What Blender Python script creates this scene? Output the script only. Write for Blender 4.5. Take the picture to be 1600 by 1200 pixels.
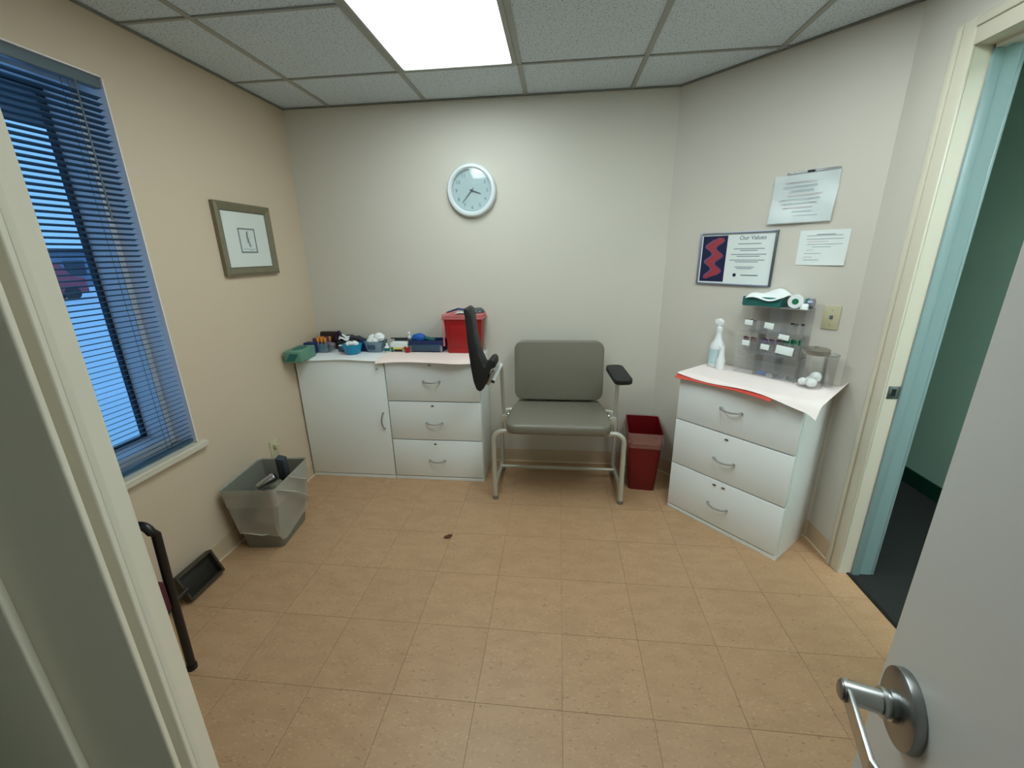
import bpy, bmesh, math, random
from mathutils import Matrix, Vector
random.seed(7)
C = bpy.context.scene.collection
PI = math.pi
for o in list(bpy.data.objects):
    bpy.data.objects.remove(o)

# ------------------------------------------------------------------ camera, world, exposure
def cam_matrix(pitch, yaw, roll, loc):
    cy, sy, cp, sp = math.cos(yaw), math.sin(yaw), math.cos(pitch), math.sin(pitch)
    f = Vector((sy*cp, cy*cp, sp)); r = Vector((cy, -sy, 0)); u = r.cross(f)
    cr, sr = math.cos(roll), math.sin(roll)
    r2 = r*cr + u*sr; u2 = u*cr - r*sr
    m = Matrix((r2, u2, -f)).transposed().to_4x4(); m.translation = loc
    return m
cd = bpy.data.cameras.new('camera'); cam = bpy.data.objects.new('camera', cd); C.objects.link(cam)
cd.sensor_width = 36; cd.lens = 653.99/1600*36; cd.clip_start = 0.02; cd.clip_end = 200
cam.matrix_world = cam_matrix(-0.3025, -0.1112, -0.0187, Vector((0, 0, 1.5035)))
bpy.context.scene.camera = cam
S = bpy.context.scene
S.view_settings.view_transform = 'Standard'; S.view_settings.look = 'None'
S.view_settings.exposure = 0.0; S.view_settings.gamma = 1.0; S.view_settings.use_curve_mapping = False
W = bpy.data.worlds.new('dusk_sky'); S.world = W; W.use_nodes = True
bg = W.node_tree.nodes['Background']; bg.inputs[0].default_value = (0.19, 0.50, 0.95, 1); bg.inputs[1].default_value = 1.3
CEILING_LIGHT = 9.8
SECOND_LIGHT = 9.8
HALL_LIGHT = 52.0

# ------------------------------------------------------------------ materials
def lin(c):
    return tuple((v/255/12.92 if v/255 <= .04045 else ((v/255+.055)/1.055)**2.4) for v in c) + (1,)
def mat(name, col, rough=.5, metal=0., var=0., scale=8., bump=0., bscale=60., **kw):
    m = bpy.data.materials.new(name); m.use_nodes = True; nt = m.node_tree; p = nt.nodes['Principled BSDF']
    c = lin(col); p.inputs['Base Color'].default_value = c
    p.inputs['Roughness'].default_value = rough; p.inputs['Metallic'].default_value = metal
    for k, v in kw.items():
        p.inputs[k.replace('_', ' ')].default_value = v
    tc = nt.nodes.new('ShaderNodeTexCoord')
    if var:
        n = nt.nodes.new('ShaderNodeTexNoise'); n.inputs['Scale'].default_value = scale; n.inputs['Detail'].default_value = 4
        r = nt.nodes.new('ShaderNodeMix'); r.data_type = 'RGBA'
        r.inputs[6].default_value = tuple(x*(1-var) for x in c[:3]) + (1,); r.inputs[7].default_value = tuple(min(1, x*(1+var)) for x in c[:3]) + (1,)
        nt.links.new(tc.outputs['Object'], n.inputs['Vector']); nt.links.new(n.outputs['Fac'], r.inputs[0]); nt.links.new(r.outputs[2], p.inputs['Base Color'])
    if bump:
        n = nt.nodes.new('ShaderNodeTexNoise'); n.inputs['Scale'].default_value = bscale; n.inputs['Detail'].default_value = 3
        b = nt.nodes.new('ShaderNodeBump'); b.inputs['Strength'].default_value = bump; b.inputs['Distance'].default_value = .002
        nt.links.new(tc.outputs['Object'], n.inputs['Vector']); nt.links.new(n.outputs['Fac'], b.inputs['Height']); nt.links.new(b.outputs['Normal'], p.inputs['Normal'])
    return m
def clear(name, col, amount=.15, rough=.05, gloss=.12):
    """thin clear plastic: mostly transparent, some colour, some gloss"""
    m = bpy.data.materials.new(name); m.use_nodes = True; nt = m.node_tree; nt.nodes.clear()
    out = nt.nodes.new('ShaderNodeOutputMaterial'); t = nt.nodes.new('ShaderNodeBsdfTransparent')
    d = nt.nodes.new('ShaderNodeBsdfDiffuse'); d.inputs[0].default_value = lin(col)
    g = nt.nodes.new('ShaderNodeBsdfGlossy'); g.inputs['Roughness'].default_value = rough
    a = nt.nodes.new('ShaderNodeMixShader'); a.inputs[0].default_value = amount
    b = nt.nodes.new('ShaderNodeMixShader'); b.inputs[0].default_value = gloss
    nt.links.new(t.outputs[0], a.inputs[1]); nt.links.new(d.outputs[0], a.inputs[2])
    nt.links.new(a.outputs[0], b.inputs[1]); nt.links.new(g.outputs[0], b.inputs[2]); nt.links.new(b.outputs[0], out.inputs[0])
    return m
def nodes_of(m):
    return m.node_tree, m.node_tree.nodes['Principled BSDF']

M = {}
M['wall'] = mat('cream_wall_paint', (210, 205, 194), .55, var=.02, scale=2, bump=.15, bscale=180)
M['wall_tan'] = mat('tan_left_wall', (207, 189, 166), .55, var=.02, scale=2, bump=.15, bscale=180)  # tanner base colour than the other walls, left wall only
M['base'] = mat('beige_vinyl_base', (200, 178, 150), .45, var=.03)
M['base_light'] = mat('pale_caulk', (222, 205, 180), .5)
M['trim'] = mat('cream_gloss_trim', (214, 208, 190), .35, bump=.1, bscale=25)
M['trim_grey'] = mat('grey_shade_trim', (150, 155, 148), .35, bump=.1, bscale=25)
M['teal_trim'] = mat('pale_teal_trim', (134, 160, 160), .35, bump=.1, bscale=25)
M['green_wall'] = mat('hall_green_paint', (178, 208, 194), .6, var=.03, scale=3)
M['green_base'] = mat('dark_green_vinyl', (10, 62, 50), .45)
M['carpet'] = mat('charcoal_carpet', (31, 34, 31), .95, var=.5, scale=90, bump=.8, bscale=300)
M['threshold'] = mat('black_threshold', (22, 22, 22), .5)
M['laminate'] = mat('white_laminate', (240, 246, 246), .35, var=.012, scale=3)
M['lam_edge'] = mat('cabinet_seam', (70, 66, 60), .7)
M['chrome'] = mat('brushed_nickel', (190, 192, 192), .28, 1.0)
M['chrome_dark'] = mat('satin_steel', (150, 152, 152), .33, 1.0)
M['door'] = mat('door_laminate', (208, 207, 202), .42, var=.03, scale=1.5, bump=.06, bscale=12)
M['vinyl'] = mat('taupe_vinyl', (118, 114, 101), .38, bump=.25, bscale=220, var=.04)
M['frame_paint'] = mat('silver_grey_tube', (196, 194, 182), .35, .25)
M['black'] = mat('black_foam', (22, 24, 25), .55, bump=.2, bscale=120)
M['black_gloss'] = mat('black_tube', (20, 19, 20), .35)
M['maroon'] = mat('maroon_upholstery', (82, 26, 38), .8, bump=.4, bscale=300)
M['red'] = mat('red_plastic', (158, 16, 20), .4)
M['red_dark'] = mat('dark_red_plastic', (112, 4, 14), .4)
M['pink_clear'] = clear('pink_clear_lid', (232, 130, 130), .65)
M['navy'] = mat('navy_plastic', (14, 38, 92), .45)
M['navy_grey'] = mat('slate_plastic', (52, 76, 98), .45)
M['blue'] = mat('blue_rubber', (22, 88, 172), .55, var=.1, scale=40)
M['cyan'] = mat('cyan_plastic', (6, 138, 180), .35)
M['teal_box'] = mat('teal_carton', (98, 144, 124), .6, var=.25, scale=14)
M['teal_dark'] = mat('dark_teal_carton', (30, 104, 98), .6, var=.15, scale=20)
M['white'] = mat('white_plastic', (232, 236, 236), .4)
M['cotton'] = mat('cotton_gauze', (238, 242, 242), .95, bump=1, bscale=90)
M['paper'] = mat('white_paper', (228, 236, 234), .7, var=.01)
M['pad'] = mat('white_absorbent_pad', (240, 228, 224), .85, bump=.3, bscale=80)
M['pad_white'] = mat('cool_white_absorbent_pad', (234, 238, 240), .85, bump=.3, bscale=80)
M['pad_pink'] = mat('pinkish_absorbent_pad', (240, 222, 216), .85, bump=.3, bscale=80)
M['pad_red'] = mat('red_backing_film', (206, 74, 60), .5)
M['orange'] = mat('orange_caps', (206, 132, 44), .5)
M['purple'] = mat('purple_caps', (78, 40, 92), .5)
M['violet_grey'] = mat('mauve_glass', (132, 116, 132), .35)
M['brown'] = mat('dark_brown_leatherette', (46, 32, 28), .6)
M['greycloth'] = mat('charcoal_cloth', (62, 66, 72), .9, var=.3, scale=30, bump=.6, bscale=80)
M['plum'] = mat('plum_cloth', (58, 38, 62), .9, var=.2, scale=30)
M['bluebin'] = clear('smoky_blue_plastic', (112, 144, 162), .75)
M['yellow'] = mat('yellow_label', (222, 216, 96), .6)
M['green'] = mat('green_caps', (20, 110, 78), .5)
M['beige_plate'] = mat('ivory_switch_plate', (196, 190, 156), .45)
M['grey_ink'] = mat('grey_ink', (150, 162, 166), .8)
M['dark_ink'] = mat('dark_ink', (84, 96, 104), .8)
M['pink_ink'] = mat('pink_ink', (206, 184, 186), .8)
M['navy_print'] = mat('navy_print', (8, 18, 66), .5)
M['red_print'] = mat('red_print', (160, 54, 66), .5)
M['violet_print'] = mat('violet_print', (112, 84, 128), .5)
M['alu'] = mat('lilac_aluminium', (152, 158, 176), .35, .7)
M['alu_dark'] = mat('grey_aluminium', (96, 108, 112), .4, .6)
M['pic_frame'] = mat('antique_silver_frame', (126, 120, 98), .42, .35, var=.15, scale=30)
M['pic_frame_dark'] = mat('frame_inner_lip', (84, 80, 66), .5, .2)
M['mat_board'] = mat('white_mat_board', (236, 240, 234), .8)
M['sketch_ink'] = mat('sketch_ink', (112, 130, 124), .8)
M['clock_rim'] = mat('white_clock_rim', (222, 232, 234), .3)
M['clock_face'] = mat('pale_clock_face', (196, 218, 222), .6)
M['clock_ink'] = mat('clock_print', (110, 134, 142), .7)
M['clock_hand'] = mat('dark_clock_hand', (30, 52, 62), .5)
M['acrylic'] = clear('clear_acrylic', (214, 216, 214), .03, gloss=.04)
M['acrylic_edge'] = clear('acrylic_edge', (160, 164, 166), .5)
M['smoke_acrylic'] = clear('misty_acrylic', (214, 214, 212), .09, gloss=.03)
M['glassclear'] = clear('clear_glass', (220, 224, 220), .04, gloss=.06)
M['glass'] = clear('window_glass', (120, 160, 200), .04, gloss=.06)
M['sleeve'] = clear('plastic_sleeve', (210, 222, 224), .10, rough=.35, gloss=.05)
M['coverglass'] = clear('cover_glass', (200, 220, 226), .05, rough=.08, gloss=.07)
M['steel_lid'] = mat('brushed_steel_lid', (170, 166, 156), .4, .9)
M['slat'] = mat('slate_blue_blind_slat', (44, 78, 104), .4)
M['blind_rail'] = mat('grey_blind_headrail', (92, 108, 116), .4)
M['reveal'] = mat('white_window_reveal', (238, 236, 240), .6)
M['vinyl_frame'] = mat('white_window_frame', (228, 232, 240), .45)
M['gasket'] = mat('dark_gasket', (26, 40, 60), .6)
M['sill'] = mat('cream_sill', (206, 200, 182), .4)
M['bin_grey'] = mat('grey_bin_plastic', (120, 120, 108), .5)
M['liner'] = clear('cloudy_bin_liner', (206, 208, 200), .42, rough=.2, gloss=.13)
M['liner_fold'] = clear('liner_crease', (225, 226, 218), .55, rough=.25, gloss=.1)  # paler than the liner: highlights on its folds put into the colour
M['liner_red'] = clear('clear_liner_over_red', (200, 150, 150), .20, rough=.2, gloss=.12)
M['dustpan'] = mat('black_dustpan', (30, 28, 22), .55)
M['dustpan_rim'] = mat('brownish_dustpan_rim', (58, 52, 38), .55)
M['leaf'] = mat('dry_leaf', (96, 54, 34), .8)
M['t_bar'] = mat('grey_ceiling_rail', (158, 160, 154), .5)
M['t_edge'] = mat('wall_angle', (120, 122, 112), .6)
M['plaster'] = mat('off_white_plaster', (190, 192, 186), .7)
M['soffit'] = mat('dark_soffit', (26, 34, 42), .8)
M['ground'] = mat('pale_pavement', (226, 232, 240), .9, var=.15, scale=.6)
M['van_red'] = mat('red_van_paint', (168, 60, 78), .4)
M['tyre'] = mat('tyre_rubber', (18, 18, 20), .8)
M['facade'] = mat('grey_facade', (110, 128, 150), .8, var=.1, scale=1)
M['diffuse_white'] = M['white']

def floor_tile_mat():
    m = mat('tan_vinyl_tile', (200, 158, 120), .42); nt, p = nodes_of(m)
    tc = nt.nodes.new('ShaderNodeTexCoord'); info = nt.nodes.new('ShaderNodeObjectInfo')
    mp = nt.nodes.new('ShaderNodeMapping'); mp.inputs['Scale'].default_value = (1, 2.2, 1)
    add = nt.nodes.new('ShaderNodeVectorMath'); add.operation = 'ADD'
    nt.links.new(tc.outputs['Object'], add.inputs[0])
    mul = nt.nodes.new('ShaderNodeMath'); mul.operation = 'MULTIPLY'; mul.inputs[1].default_value = 37
    nt.links.new(info.outputs['Random'], mul.inputs[0]); nt.links.new(mul.outputs[0], add.inputs[1]); nt.links.new(add.outputs[0], mp.inputs['Vector'])
    def ns(scale, detail, lo, hi, c, prev, f=1.):
        n = nt.nodes.new('ShaderNodeTexNoise'); n.inputs['Scale'].default_value = scale; n.inputs['Detail'].default_value = detail
        nt.links.new(mp.outputs[0], n.inputs['Vector'])
        r = nt.nodes.new('ShaderNodeMapRange'); r.inputs[1].default_value = lo; r.inputs[2].default_value = hi; r.inputs[4].default_value = f
        nt.links.new(n.outputs['Fac'], r.inputs[0])
        x = nt.nodes.new('ShaderNodeMix'); x.data_type = 'RGBA'; nt.links.new(r.outputs[0], x.inputs[0])
        if isinstance(prev, tuple): x.inputs[6].default_value = prev
        else: nt.links.new(prev, x.inputs[6])
        x.inputs[7].default_value = c
        nt.links.new(x.outputs[2], (x.outputs[2].node and x.inputs[7]) if False else p.inputs['Base Color'])
        return x.outputs[2]
    o = ns(9, 3, .4, .65, lin((176, 140, 106)), lin((183, 147, 112)))
    o = ns(75, 3, .60, .68, lin((206, 174, 140)), o, .5)
    o = ns(62, 3, .64, .70, lin((138, 104, 78)), o, .75)
    hs = nt.nodes.new('ShaderNodeHueSaturation'); mr = nt.nodes.new('ShaderNodeMapRange')
    mr.inputs[3].default_value = .975; mr.inputs[4].default_value = 1.025
    nt.links.new(info.outputs['Random'], mr.inputs[0]); nt.links.new(mr.outputs[0], hs.inputs['Value']); nt.links.new(o, hs.inputs['Color'])
    nt.links.new(hs.outputs[0], p.inputs['Base Color'])
    return m
M['floor_tile'] = floor_tile_mat()
M['grout'] = mat('dark_tile_joint', (134, 104, 78), .8)
def ceiling_tile_mat():
    m = mat('fissured_ceiling_tile', (190, 192, 186), .85); nt, p = nodes_of(m)
    tc = nt.nodes.new('ShaderNodeTexCoord')
    n = nt.nodes.new('ShaderNodeTexNoise'); n.inputs['Scale'].default_value = 130; n.inputs['Detail'].default_value = 3
    nt.links.new(tc.outputs['Object'], n.inputs['Vector'])
    r = nt.nodes.new('ShaderNodeValToRGB'); r.color_ramp.elements[0].position = .34; r.color_ramp.elements[0].color = lin((152, 162, 168))
    r.color_ramp.elements[1].position = .45; r.color_ramp.elements[1].color = lin((210, 222, 228))
    nt.links.new(n.outputs['Fac'], r.inputs[0]); nt.links.new(r.outputs[0], p.inputs['Base Color'])
    b = nt.nodes.new('ShaderNodeBump'); b.inputs['Strength'].default_value = .6; b.inputs['Distance'].default_value = .003
    nt.links.new(n.outputs['Fac'], b.inputs['Height']); nt.links.new(b.outputs[0], p.inputs['Normal'])
    return m
M['ceiling_tile'] = ceiling_tile_mat()
def lamp_mat(name, strength, col):
    m = bpy.data.materials.new(name); m.use_nodes = True; nt = m.node_tree; nt.nodes.clear()
    out = nt.nodes.new('ShaderNodeOutputMaterial'); e = nt.nodes.new('ShaderNodeEmission')
    e.inputs[0].default_value = col; e.inputs[1].default_value = strength
    # two fluorescent tubes glow through the prismatic lens
    tc = nt.nodes.new('ShaderNodeTexCoord'); sx = nt.nodes.new('ShaderNodeSeparateXYZ'); nt.links.new(tc.outputs['Object'], sx.inputs[0])
    a = nt.nodes.new('ShaderNodeMath'); a.operation = 'MULTIPLY'; a.inputs[1].default_value = 2*PI/.27
    c = nt.nodes.new('ShaderNodeMath'); c.operation = 'COSINE'
    s = nt.nodes.new('ShaderNodeMath'); s.operation = 'MULTIPLY_ADD'; s.inputs[1].default_value = -.12*strength; s.inputs[2].default_value = strength
    nt.links.new(sx.outputs[0], a.inputs[0]); nt.links.new(a.outputs[0], c.inputs[0]); nt.links.new(c.outputs[0], s.inputs[0]); nt.links.new(s.outputs[0], e.inputs[1])
    nt.links.new(e.outputs[0], out.inputs[0])
    return m
M['lamp'] = lamp_mat('lit_prismatic_lens', CEILING_LIGHT, (0.86, 0.98, 0.97, 1))
M['lamp_near'] = lamp_mat('lit_prismatic_lens_near', SECOND_LIGHT, (0.86, 0.98, 0.97, 1))
M['lamp_hall'] = lamp_mat('lit_hall_lens', HALL_LIGHT, (0.88, 0.97, 1.0, 1))

# ------------------------------------------------------------------ mesh helpers
def V(*a): return Vector(a)
class B:
    def __init__(s): s.bm = bmesh.new()
    def _add(s, tmp, mt):
        me = bpy.data.meshes.new('t'); tmp.transform(mt); tmp.to_mesh(me); s.bm.from_mesh(me); bpy.data.meshes.remove(me); tmp.free(); return s
    def box(s, x0, x1, y0, y1, z0, z1, bev=0, seg=2, rot=None, mt=None):
        t = bmesh.new(); bmesh.ops.create_cube(t, size=1)
        bmesh.ops.scale(t, vec=(abs(x1-x0), abs(y1-y0), abs(z1-z0)), verts=t.verts)
        if bev: bmesh.ops.bevel(t, geom=list(t.edges), offset=bev, segments=seg, profile=.5, affect='EDGES', clamp_overlap=True)
        m = Matrix.Translation(((x0+x1)/2, (y0+y1)/2, (z0+z1)/2))
        if rot: m = m @ rot
        if mt: m = mt @ m
        return s._add(t, m)
    def prism(s, pts, z0, z1, mt=None, bev=0):
        t = bmesh.new(); n = len(pts)
        a = [t.verts.new((p[0], p[1], z0)) for p in pts]; b = [t.verts.new((p[0], p[1], z1)) for p in pts]
        t.faces.new(a[::-1]); t.faces.new(b)
        for i in range(n): t.faces.new((a[i], a[(i+1) % n], b[(i+1) % n], b[i]))
        bmesh.ops.recalc_face_normals(t, faces=t.faces)
        if bev: bmesh.ops.bevel(t, geom=list(t.edges), offset=bev, segments=3, profile=.5, affect='EDGES', clamp_overlap=True)
        return s._add(t, mt or Matrix())
    def tube(s, path, r, seg=10, closed=False, flat=None):
        P = [Vector(p) for p in path]; t = bmesh.new(); rings = []
        n = len(P)
        tang = []
        for i in range(n):
            if closed: d = P[(i+1) % n]-P[i-1]
            else: d = P[min(i+1, n-1)]-P[max(i-1, 0)]
            tang.append(d.normalized())
        ref = Vector((0, 0, 1)) if abs(tang[0].z) < .9 else Vector((0, 1, 0))
        u = tang[0].cross(ref).normalized()
        for i in range(n):
            u = (u - tang[i]*u.dot(tang[i])).normalized(); w = tang[i].cross(u)
            ri = r[i] if isinstance(r, (list, tuple)) else r
            rings.append([t.verts.new(P[i] + (u*math.cos(2*PI*k/seg)*ri + w*math.sin(2*PI*k/seg)*ri*(flat or 1))) for k in range(seg)])
        for i in range(n if closed else n-1):
            a, b = rings[i], rings[(i+1) % n]
            for k in range(seg): t.faces.new((a[k], a[(k+1) % seg], b[(k+1) % seg], b[k]))
        if not closed: t.faces.new(rings[0][::-1]); t.faces.new(rings[-1])
        bmesh.ops.recalc_face_normals(t, faces=t.faces)
        return s._add(t, Matrix())
    def lathe(s, prof, c=(0, 0, 0), seg=24, mt=None):
        t = bmesh.new(); rings = []
        for r, z in prof:
            rings.append([t.verts.new((max(r, 1e-5)*math.cos(2*PI*k/seg), max(r, 1e-5)*math.sin(2*PI*k/seg), z)) for k in range(seg)])
        for a, b in zip(rings, rings[1:]):
            for k in range(seg): t.faces.new((a[k], a[(k+1) % seg], b[(k+1) % seg], b[k]))
        bmesh.ops.remove_doubles(t, verts=t.verts, dist=1e-4)
        bmesh.ops.recalc_face_normals(t, faces=t.faces)
        m = Matrix.Translation(c)
        return s._add(t, m @ mt if mt else m)
    def grid(s, f, nx, ny, thick=0):
        t = bmesh.new(); vs = [[t.verts.new(f(i/nx, j/ny)) for j in range(ny+1)] for i in range(nx+1)]
        for i in range(nx):
            for j in range(ny): t.faces.new((vs[i][j], vs[i+1][j], vs[i+1][j+1], vs[i][j+1]))
        bmesh.ops.recalc_face_normals(t, faces=t.faces)
        if thick: bmesh.ops.solidify(t, geom=list(t.faces), thickness=thick)
        return s._add(t, Matrix())
    def blob(s, c, r, jit=.15, sub=2, seed=0):
        t = bmesh.new(); bmesh.ops.create_icosphere(t, subdivisions=sub, radius=1); rr = random.Random(seed)
        for v in t.verts: v.co = Vector((v.co.x*r[0], v.co.y*r[1], v.co.z*r[2]))*(1+rr.uniform(-jit, jit))
        return s._add(t, Matrix.Translation(c))
def arc(cx, cz, r, a0, a1, n=6):
    return [(cx+r*math.cos(a0+(a1-a0)*i/n), cz+r*math.sin(a0+(a1-a0)*i/n)) for i in range(n+1)]
def rrect(x0, x1, y0, y1, r, n=6):
    p = []
    for cx, cy, a in ((x1-r, y1-r, 0), (x0+r, y1-r, PI/2), (x0+r, y0+r, PI), (x1-r, y0+r, 1.5*PI)):
        p += arc(cx, cy, r, a, a+PI/2, n)
    return p
def obj(name, b, m, parent=None, loc=(0, 0, 0), rotz=0, smooth=True, label=None, cat=None, group=None, kind=None):
    me = bpy.data.meshes.new(name); b.bm.to_mesh(me); b.bm.free(); me.materials.append(m if not isinstance(m, str) else M[m])
    if smooth:
        me.polygons.foreach_set('use_smooth', [True]*len(me.polygons))
        try: me.set_sharp_from_angle(angle=math.radians(38))
        except Exception: pass
    o = bpy.data.objects.new(name, me); C.objects.link(o); o.location = loc; o.rotation_euler = (0, 0, rotz)
    if parent: o.parent = parent
    return tag(o, label, cat, group, kind)
def tag(o, label=None, cat=None, group=None, kind=None):
    for k, v in (('label', label), ('category', cat), ('group', group), ('kind', kind)):
        if v: o[k] = v
    return o
def thing(name, label, cat, loc=(0, 0, 0), rotz=0, group=None):
    o = bpy.data.objects.new(name, None); C.objects.link(o); o.location = loc; o.rotation_euler = (0, 0, rotz); o.empty_display_size = .05
    return tag(o, label, cat, group)
def dup(root, loc, label, rotz=None):
    r = root.copy(); C.objects.link(r); r.location = loc; r['label'] = label
    if rotz is not None: r.rotation_euler = (0, 0, rotz)
    for ch in list(root.children):
        c = ch.copy(); C.objects.link(c); c.parent = r
        for g in list(ch.children):
            d = g.copy(); C.objects.link(d); d.parent = c
    return r
def text(name, s, size, m, parent, loc, depth=.0004, align='CENTER'):
    """flat lettering standing upright, read from -y"""
    cu = bpy.data.curves.new(name, 'FONT'); cu.body = s; cu.size = size; cu.extrude = depth; cu.align_x = align; cu.align_y = 'CENTER'
    o = bpy.data.objects.new(name+'_tmp', cu); C.objects.link(o)
    dg = bpy.context.evaluated_depsgraph_get(); dg.update()
    me = bpy.data.meshes.new_from_object(o.evaluated_get(dg)); bpy.data.objects.remove(o)
    me.transform(Matrix.Rotation(PI/2, 4, 'X')); me.materials.clear(); me.materials.append(M[m])
    n = bpy.data.objects.new(name, me); C.objects.link(n); n.location = loc; n.parent = parent
    return n
def struct(name, b, m, parent=None, **k):
    return obj(name, b, m, parent, kind=None if parent else 'structure', smooth=False, **k)

# ------------------------------------------------------------------ room plan
XL, YB, H = -1.735, 2.85, 2.391
PA, PB = Vector((.675, 2.85)), Vector((1.365, 2.09))          # slanted wall
XR = 1.370
DS = (PB-PA).normalized(); DIAG = math.atan2(DS.y, DS.x); DN = Vector((-DS.y, DS.x))   # DN points into the wall
def dpt(s, off, z=0):
    p = PA + DS*s - DN*off; return (p.x, p.y, z)
# near doorway (camera stands in it), a slanted wall
NW = Vector((.65, -.76)).normalized(); NN = Vector((.76, .65)).normalized()
P0 = Vector((-.327, .2498))
Q = P0 - NN*.012
T = .12

def wall_poly(name, pts, m='wall', z0=0, z1=H):
    return struct(name, B().prism(pts, z0, z1), m)
# back wall, slanted wall
wall_poly('wall_back', [(XL-.3, YB), (PA.x, YB), (PA.x+.1, YB+.14), (XL-.3, YB+.14)])
q = DN*.14
wall_poly('wall_slanted', [tuple(PA), tuple(PB), (PB.x+.115, PB.y+.06), (PB.x+q.x, PB.y+q.y+.0), (PA.x+.1, YB+.14)])
# right wall with doorway 1
DY0, DY1, DZ = .93, 1.815, 2.135
b = B(); b.prism([(PB.x, PB.y), (XR, DY1+.02), (XR+.13, DY1+.02), (XR+.13, PB.y+.04), (PB.x+.11, PB.y+.055)], 0, H)
b.box(XR, XR+.13, DY0-.02, DY1+.02, DZ+.02, H); b.box(XR, XR+.13, -.62, DY0-.02, 0, H)
struct('wall_right', b, 'wall')
# left wall with window opening
WY0, WY1, WZ0, WZ1 = .74, 1.692, .655, 2.172
b = B(); xo = XL-.27
b.box(xo, XL, WY1, YB, 0, H); b.box(xo, XL, .1, WY0, 0, H); b.box(xo, XL, WY0, WY1, 0, WZ0-.035); b.box(xo, XL, WY0, WY1, WZ1, H)
struct('wall_left', b, 'wall_tan')
# near walls
b = B(); b.box(XL-.27, Q.x-.0, Q.y-.12, Q.y, 0, H)
struct('wall_near', b, 'wall')
OPW = .70
J1 = P0 + NW*.115                       # where the jamb starts
def npt(u, v): p = P0 + NW*u + NN*v; return (p.x, p.y)
hr = .0957+OPW
b = B(); b.prism([npt(0.0, -.012), npt(.068, -.012), npt(.068, -.13), npt(-.06, -.13)], 0, H)
b.prism([npt(hr+.01, -.012), npt(hr+.2, -.012), npt(hr+.2, -.13), npt(hr+.01, -.13)], 0, H)
b.prism([npt(.05, -.012), npt(hr+.05, -.012), npt(hr+.05, -.13), npt(.05, -.13)], 2.1, H)
struct('wall_doorway', b, 'wall')
e = npt(hr+.2, -.012)
b = B(); b.prism([e, (XR+.0, e[1]), (XR, e[1]-.12), (e[0]-.05, e[1]-.12)], 0, H); struct('wall_near_right', b, 'wall')

# floor: slab and clipped vinyl tiles
def clip(poly, a, n):
    out = []
    for i in range(len(poly)):
        p, r = poly[i], poly[(i+1) % len(poly)]
        dp = (p[0]-a[0])*n[0]+(p[1]-a[1])*n[1]; dr = (r[0]-a[0])*n[0]+(r[1]-a[1])*n[1]
        if dp >= 0: out.append(p)
        if (dp >= 0) != (dr >= 0):
            t = dp/(dp-dr); out.append((p[0]+(r[0]-p[0])*t, p[1]+(r[1]-p[1])*t))
    return out
def area(p): return abs(sum(p[i][0]*p[(i+1) % len(p)][1]-p[(i+1) % len(p)][0]*p[i][1] for i in range(len(p))))/2
floor = struct('floor', B().prism([(XL-.05, -.4), (XR+.02, -.6), (XR+.02, DY0), (XR+.035, DY0), (XR+.035, DY1), (XR+.02, 2.1), (PA.x+.02, YB+.02), (XL-.05, YB+.02)], -.06, -.0025), 'grout')
TS = .3048; X0, Y0 = .0362, 1.0478
g = .0006
for i in range(-7, 6):
    for j in range(-5, 7):
        x, y = X0+i*TS, Y0+j*TS
        sq = [(x+g, y+g), (x+TS-g, y+g), (x+TS-g, y+TS-g), (x+g, y+TS-g)]
        for part in (0, 1):
            p = clip(sq, (XL+.004, 0), (1, 0)); p = clip(p, (0, YB-.004), (0, -1)) if p else p
            p = clip(p, (PA.x, PA.y), (-DN.x, -DN.y)) if p else p
            p = clip(p, (XR+.033, 0), (-1, 0)) if p else p
            if part == 0: p = clip(p, (0, .245), (0, 1)) if p else p
            else:
                p = clip(p, (0, .245), (0, -1)) if p else p
                p = clip(p, tuple(P0), tuple(NN)) if p else p
                p = clip(p, (0, e[1]), (0, 1)) if p else p
            if p and len(p) > 2 and area(p) > 2e-4:
                obj('floor_tile', B().prism([(a-x, c-y) for a, c in p], -.004, 0), 'floor_tile', floor, loc=(x, y, 0), smooth=False)
# ceiling grid
ceil = struct('ceiling', B().prism([(XL-.1, -.75), (XR+.1, -.75), (XR+.1, 2.12), (PA.x+.05, YB+.1), (XL-.1, YB+.1)], H+.02, H+.09), 'plaster')
CX0, CY0, CS = -1.4235, 2.425, .6096
LX0, LX1, LY0, LY1 = CX0+CS, CX0+2*CS, CY0-2*CS, CY0
def cclip(sq):
    p = clip(sq, (XL, 0), (1, 0)); p = clip(p, (0, YB), (0, -1)) if p else p
    p = clip(p, (PA.x, PA.y), (-DN.x, -DN.y)) if p else p
    return clip(p, (XR, 0), (-1, 0)) if p else p
for i in range(-1, 5):
    for j in range(-5, 1):
        x, y = CX0+i*CS, CY0+j*CS
        if (i == 1 and j in (-1, -2)) or (i == 3 and j in (-2, -3)): continue
        p = cclip([(x+.009, y+.009), (x+CS-.009, y+.009), (x+CS-.009, y+CS-.009), (x+.009, y+CS-.009)])
        if p and len(p) > 2 and area(p) > 4e-4:
            obj('ceiling_tile', B().prism([(a-x, c-y) for a, c in p], H+.002, H+.016), 'ceiling_tile', ceil, loc=(x, y, 0), smooth=False)
for i in range(0, 5):
    x = CX0+i*CS; y1 = YB
    if x > PA.x: y1 = PA.y+(x-PA.x)/(PB.x-PA.x)*(PB.y-PA.y)
    struct('ceiling_rail', B().box(x-.012, x+.012, -.7, y1, H-.003, H+.004), 't_bar', ceil)
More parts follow.
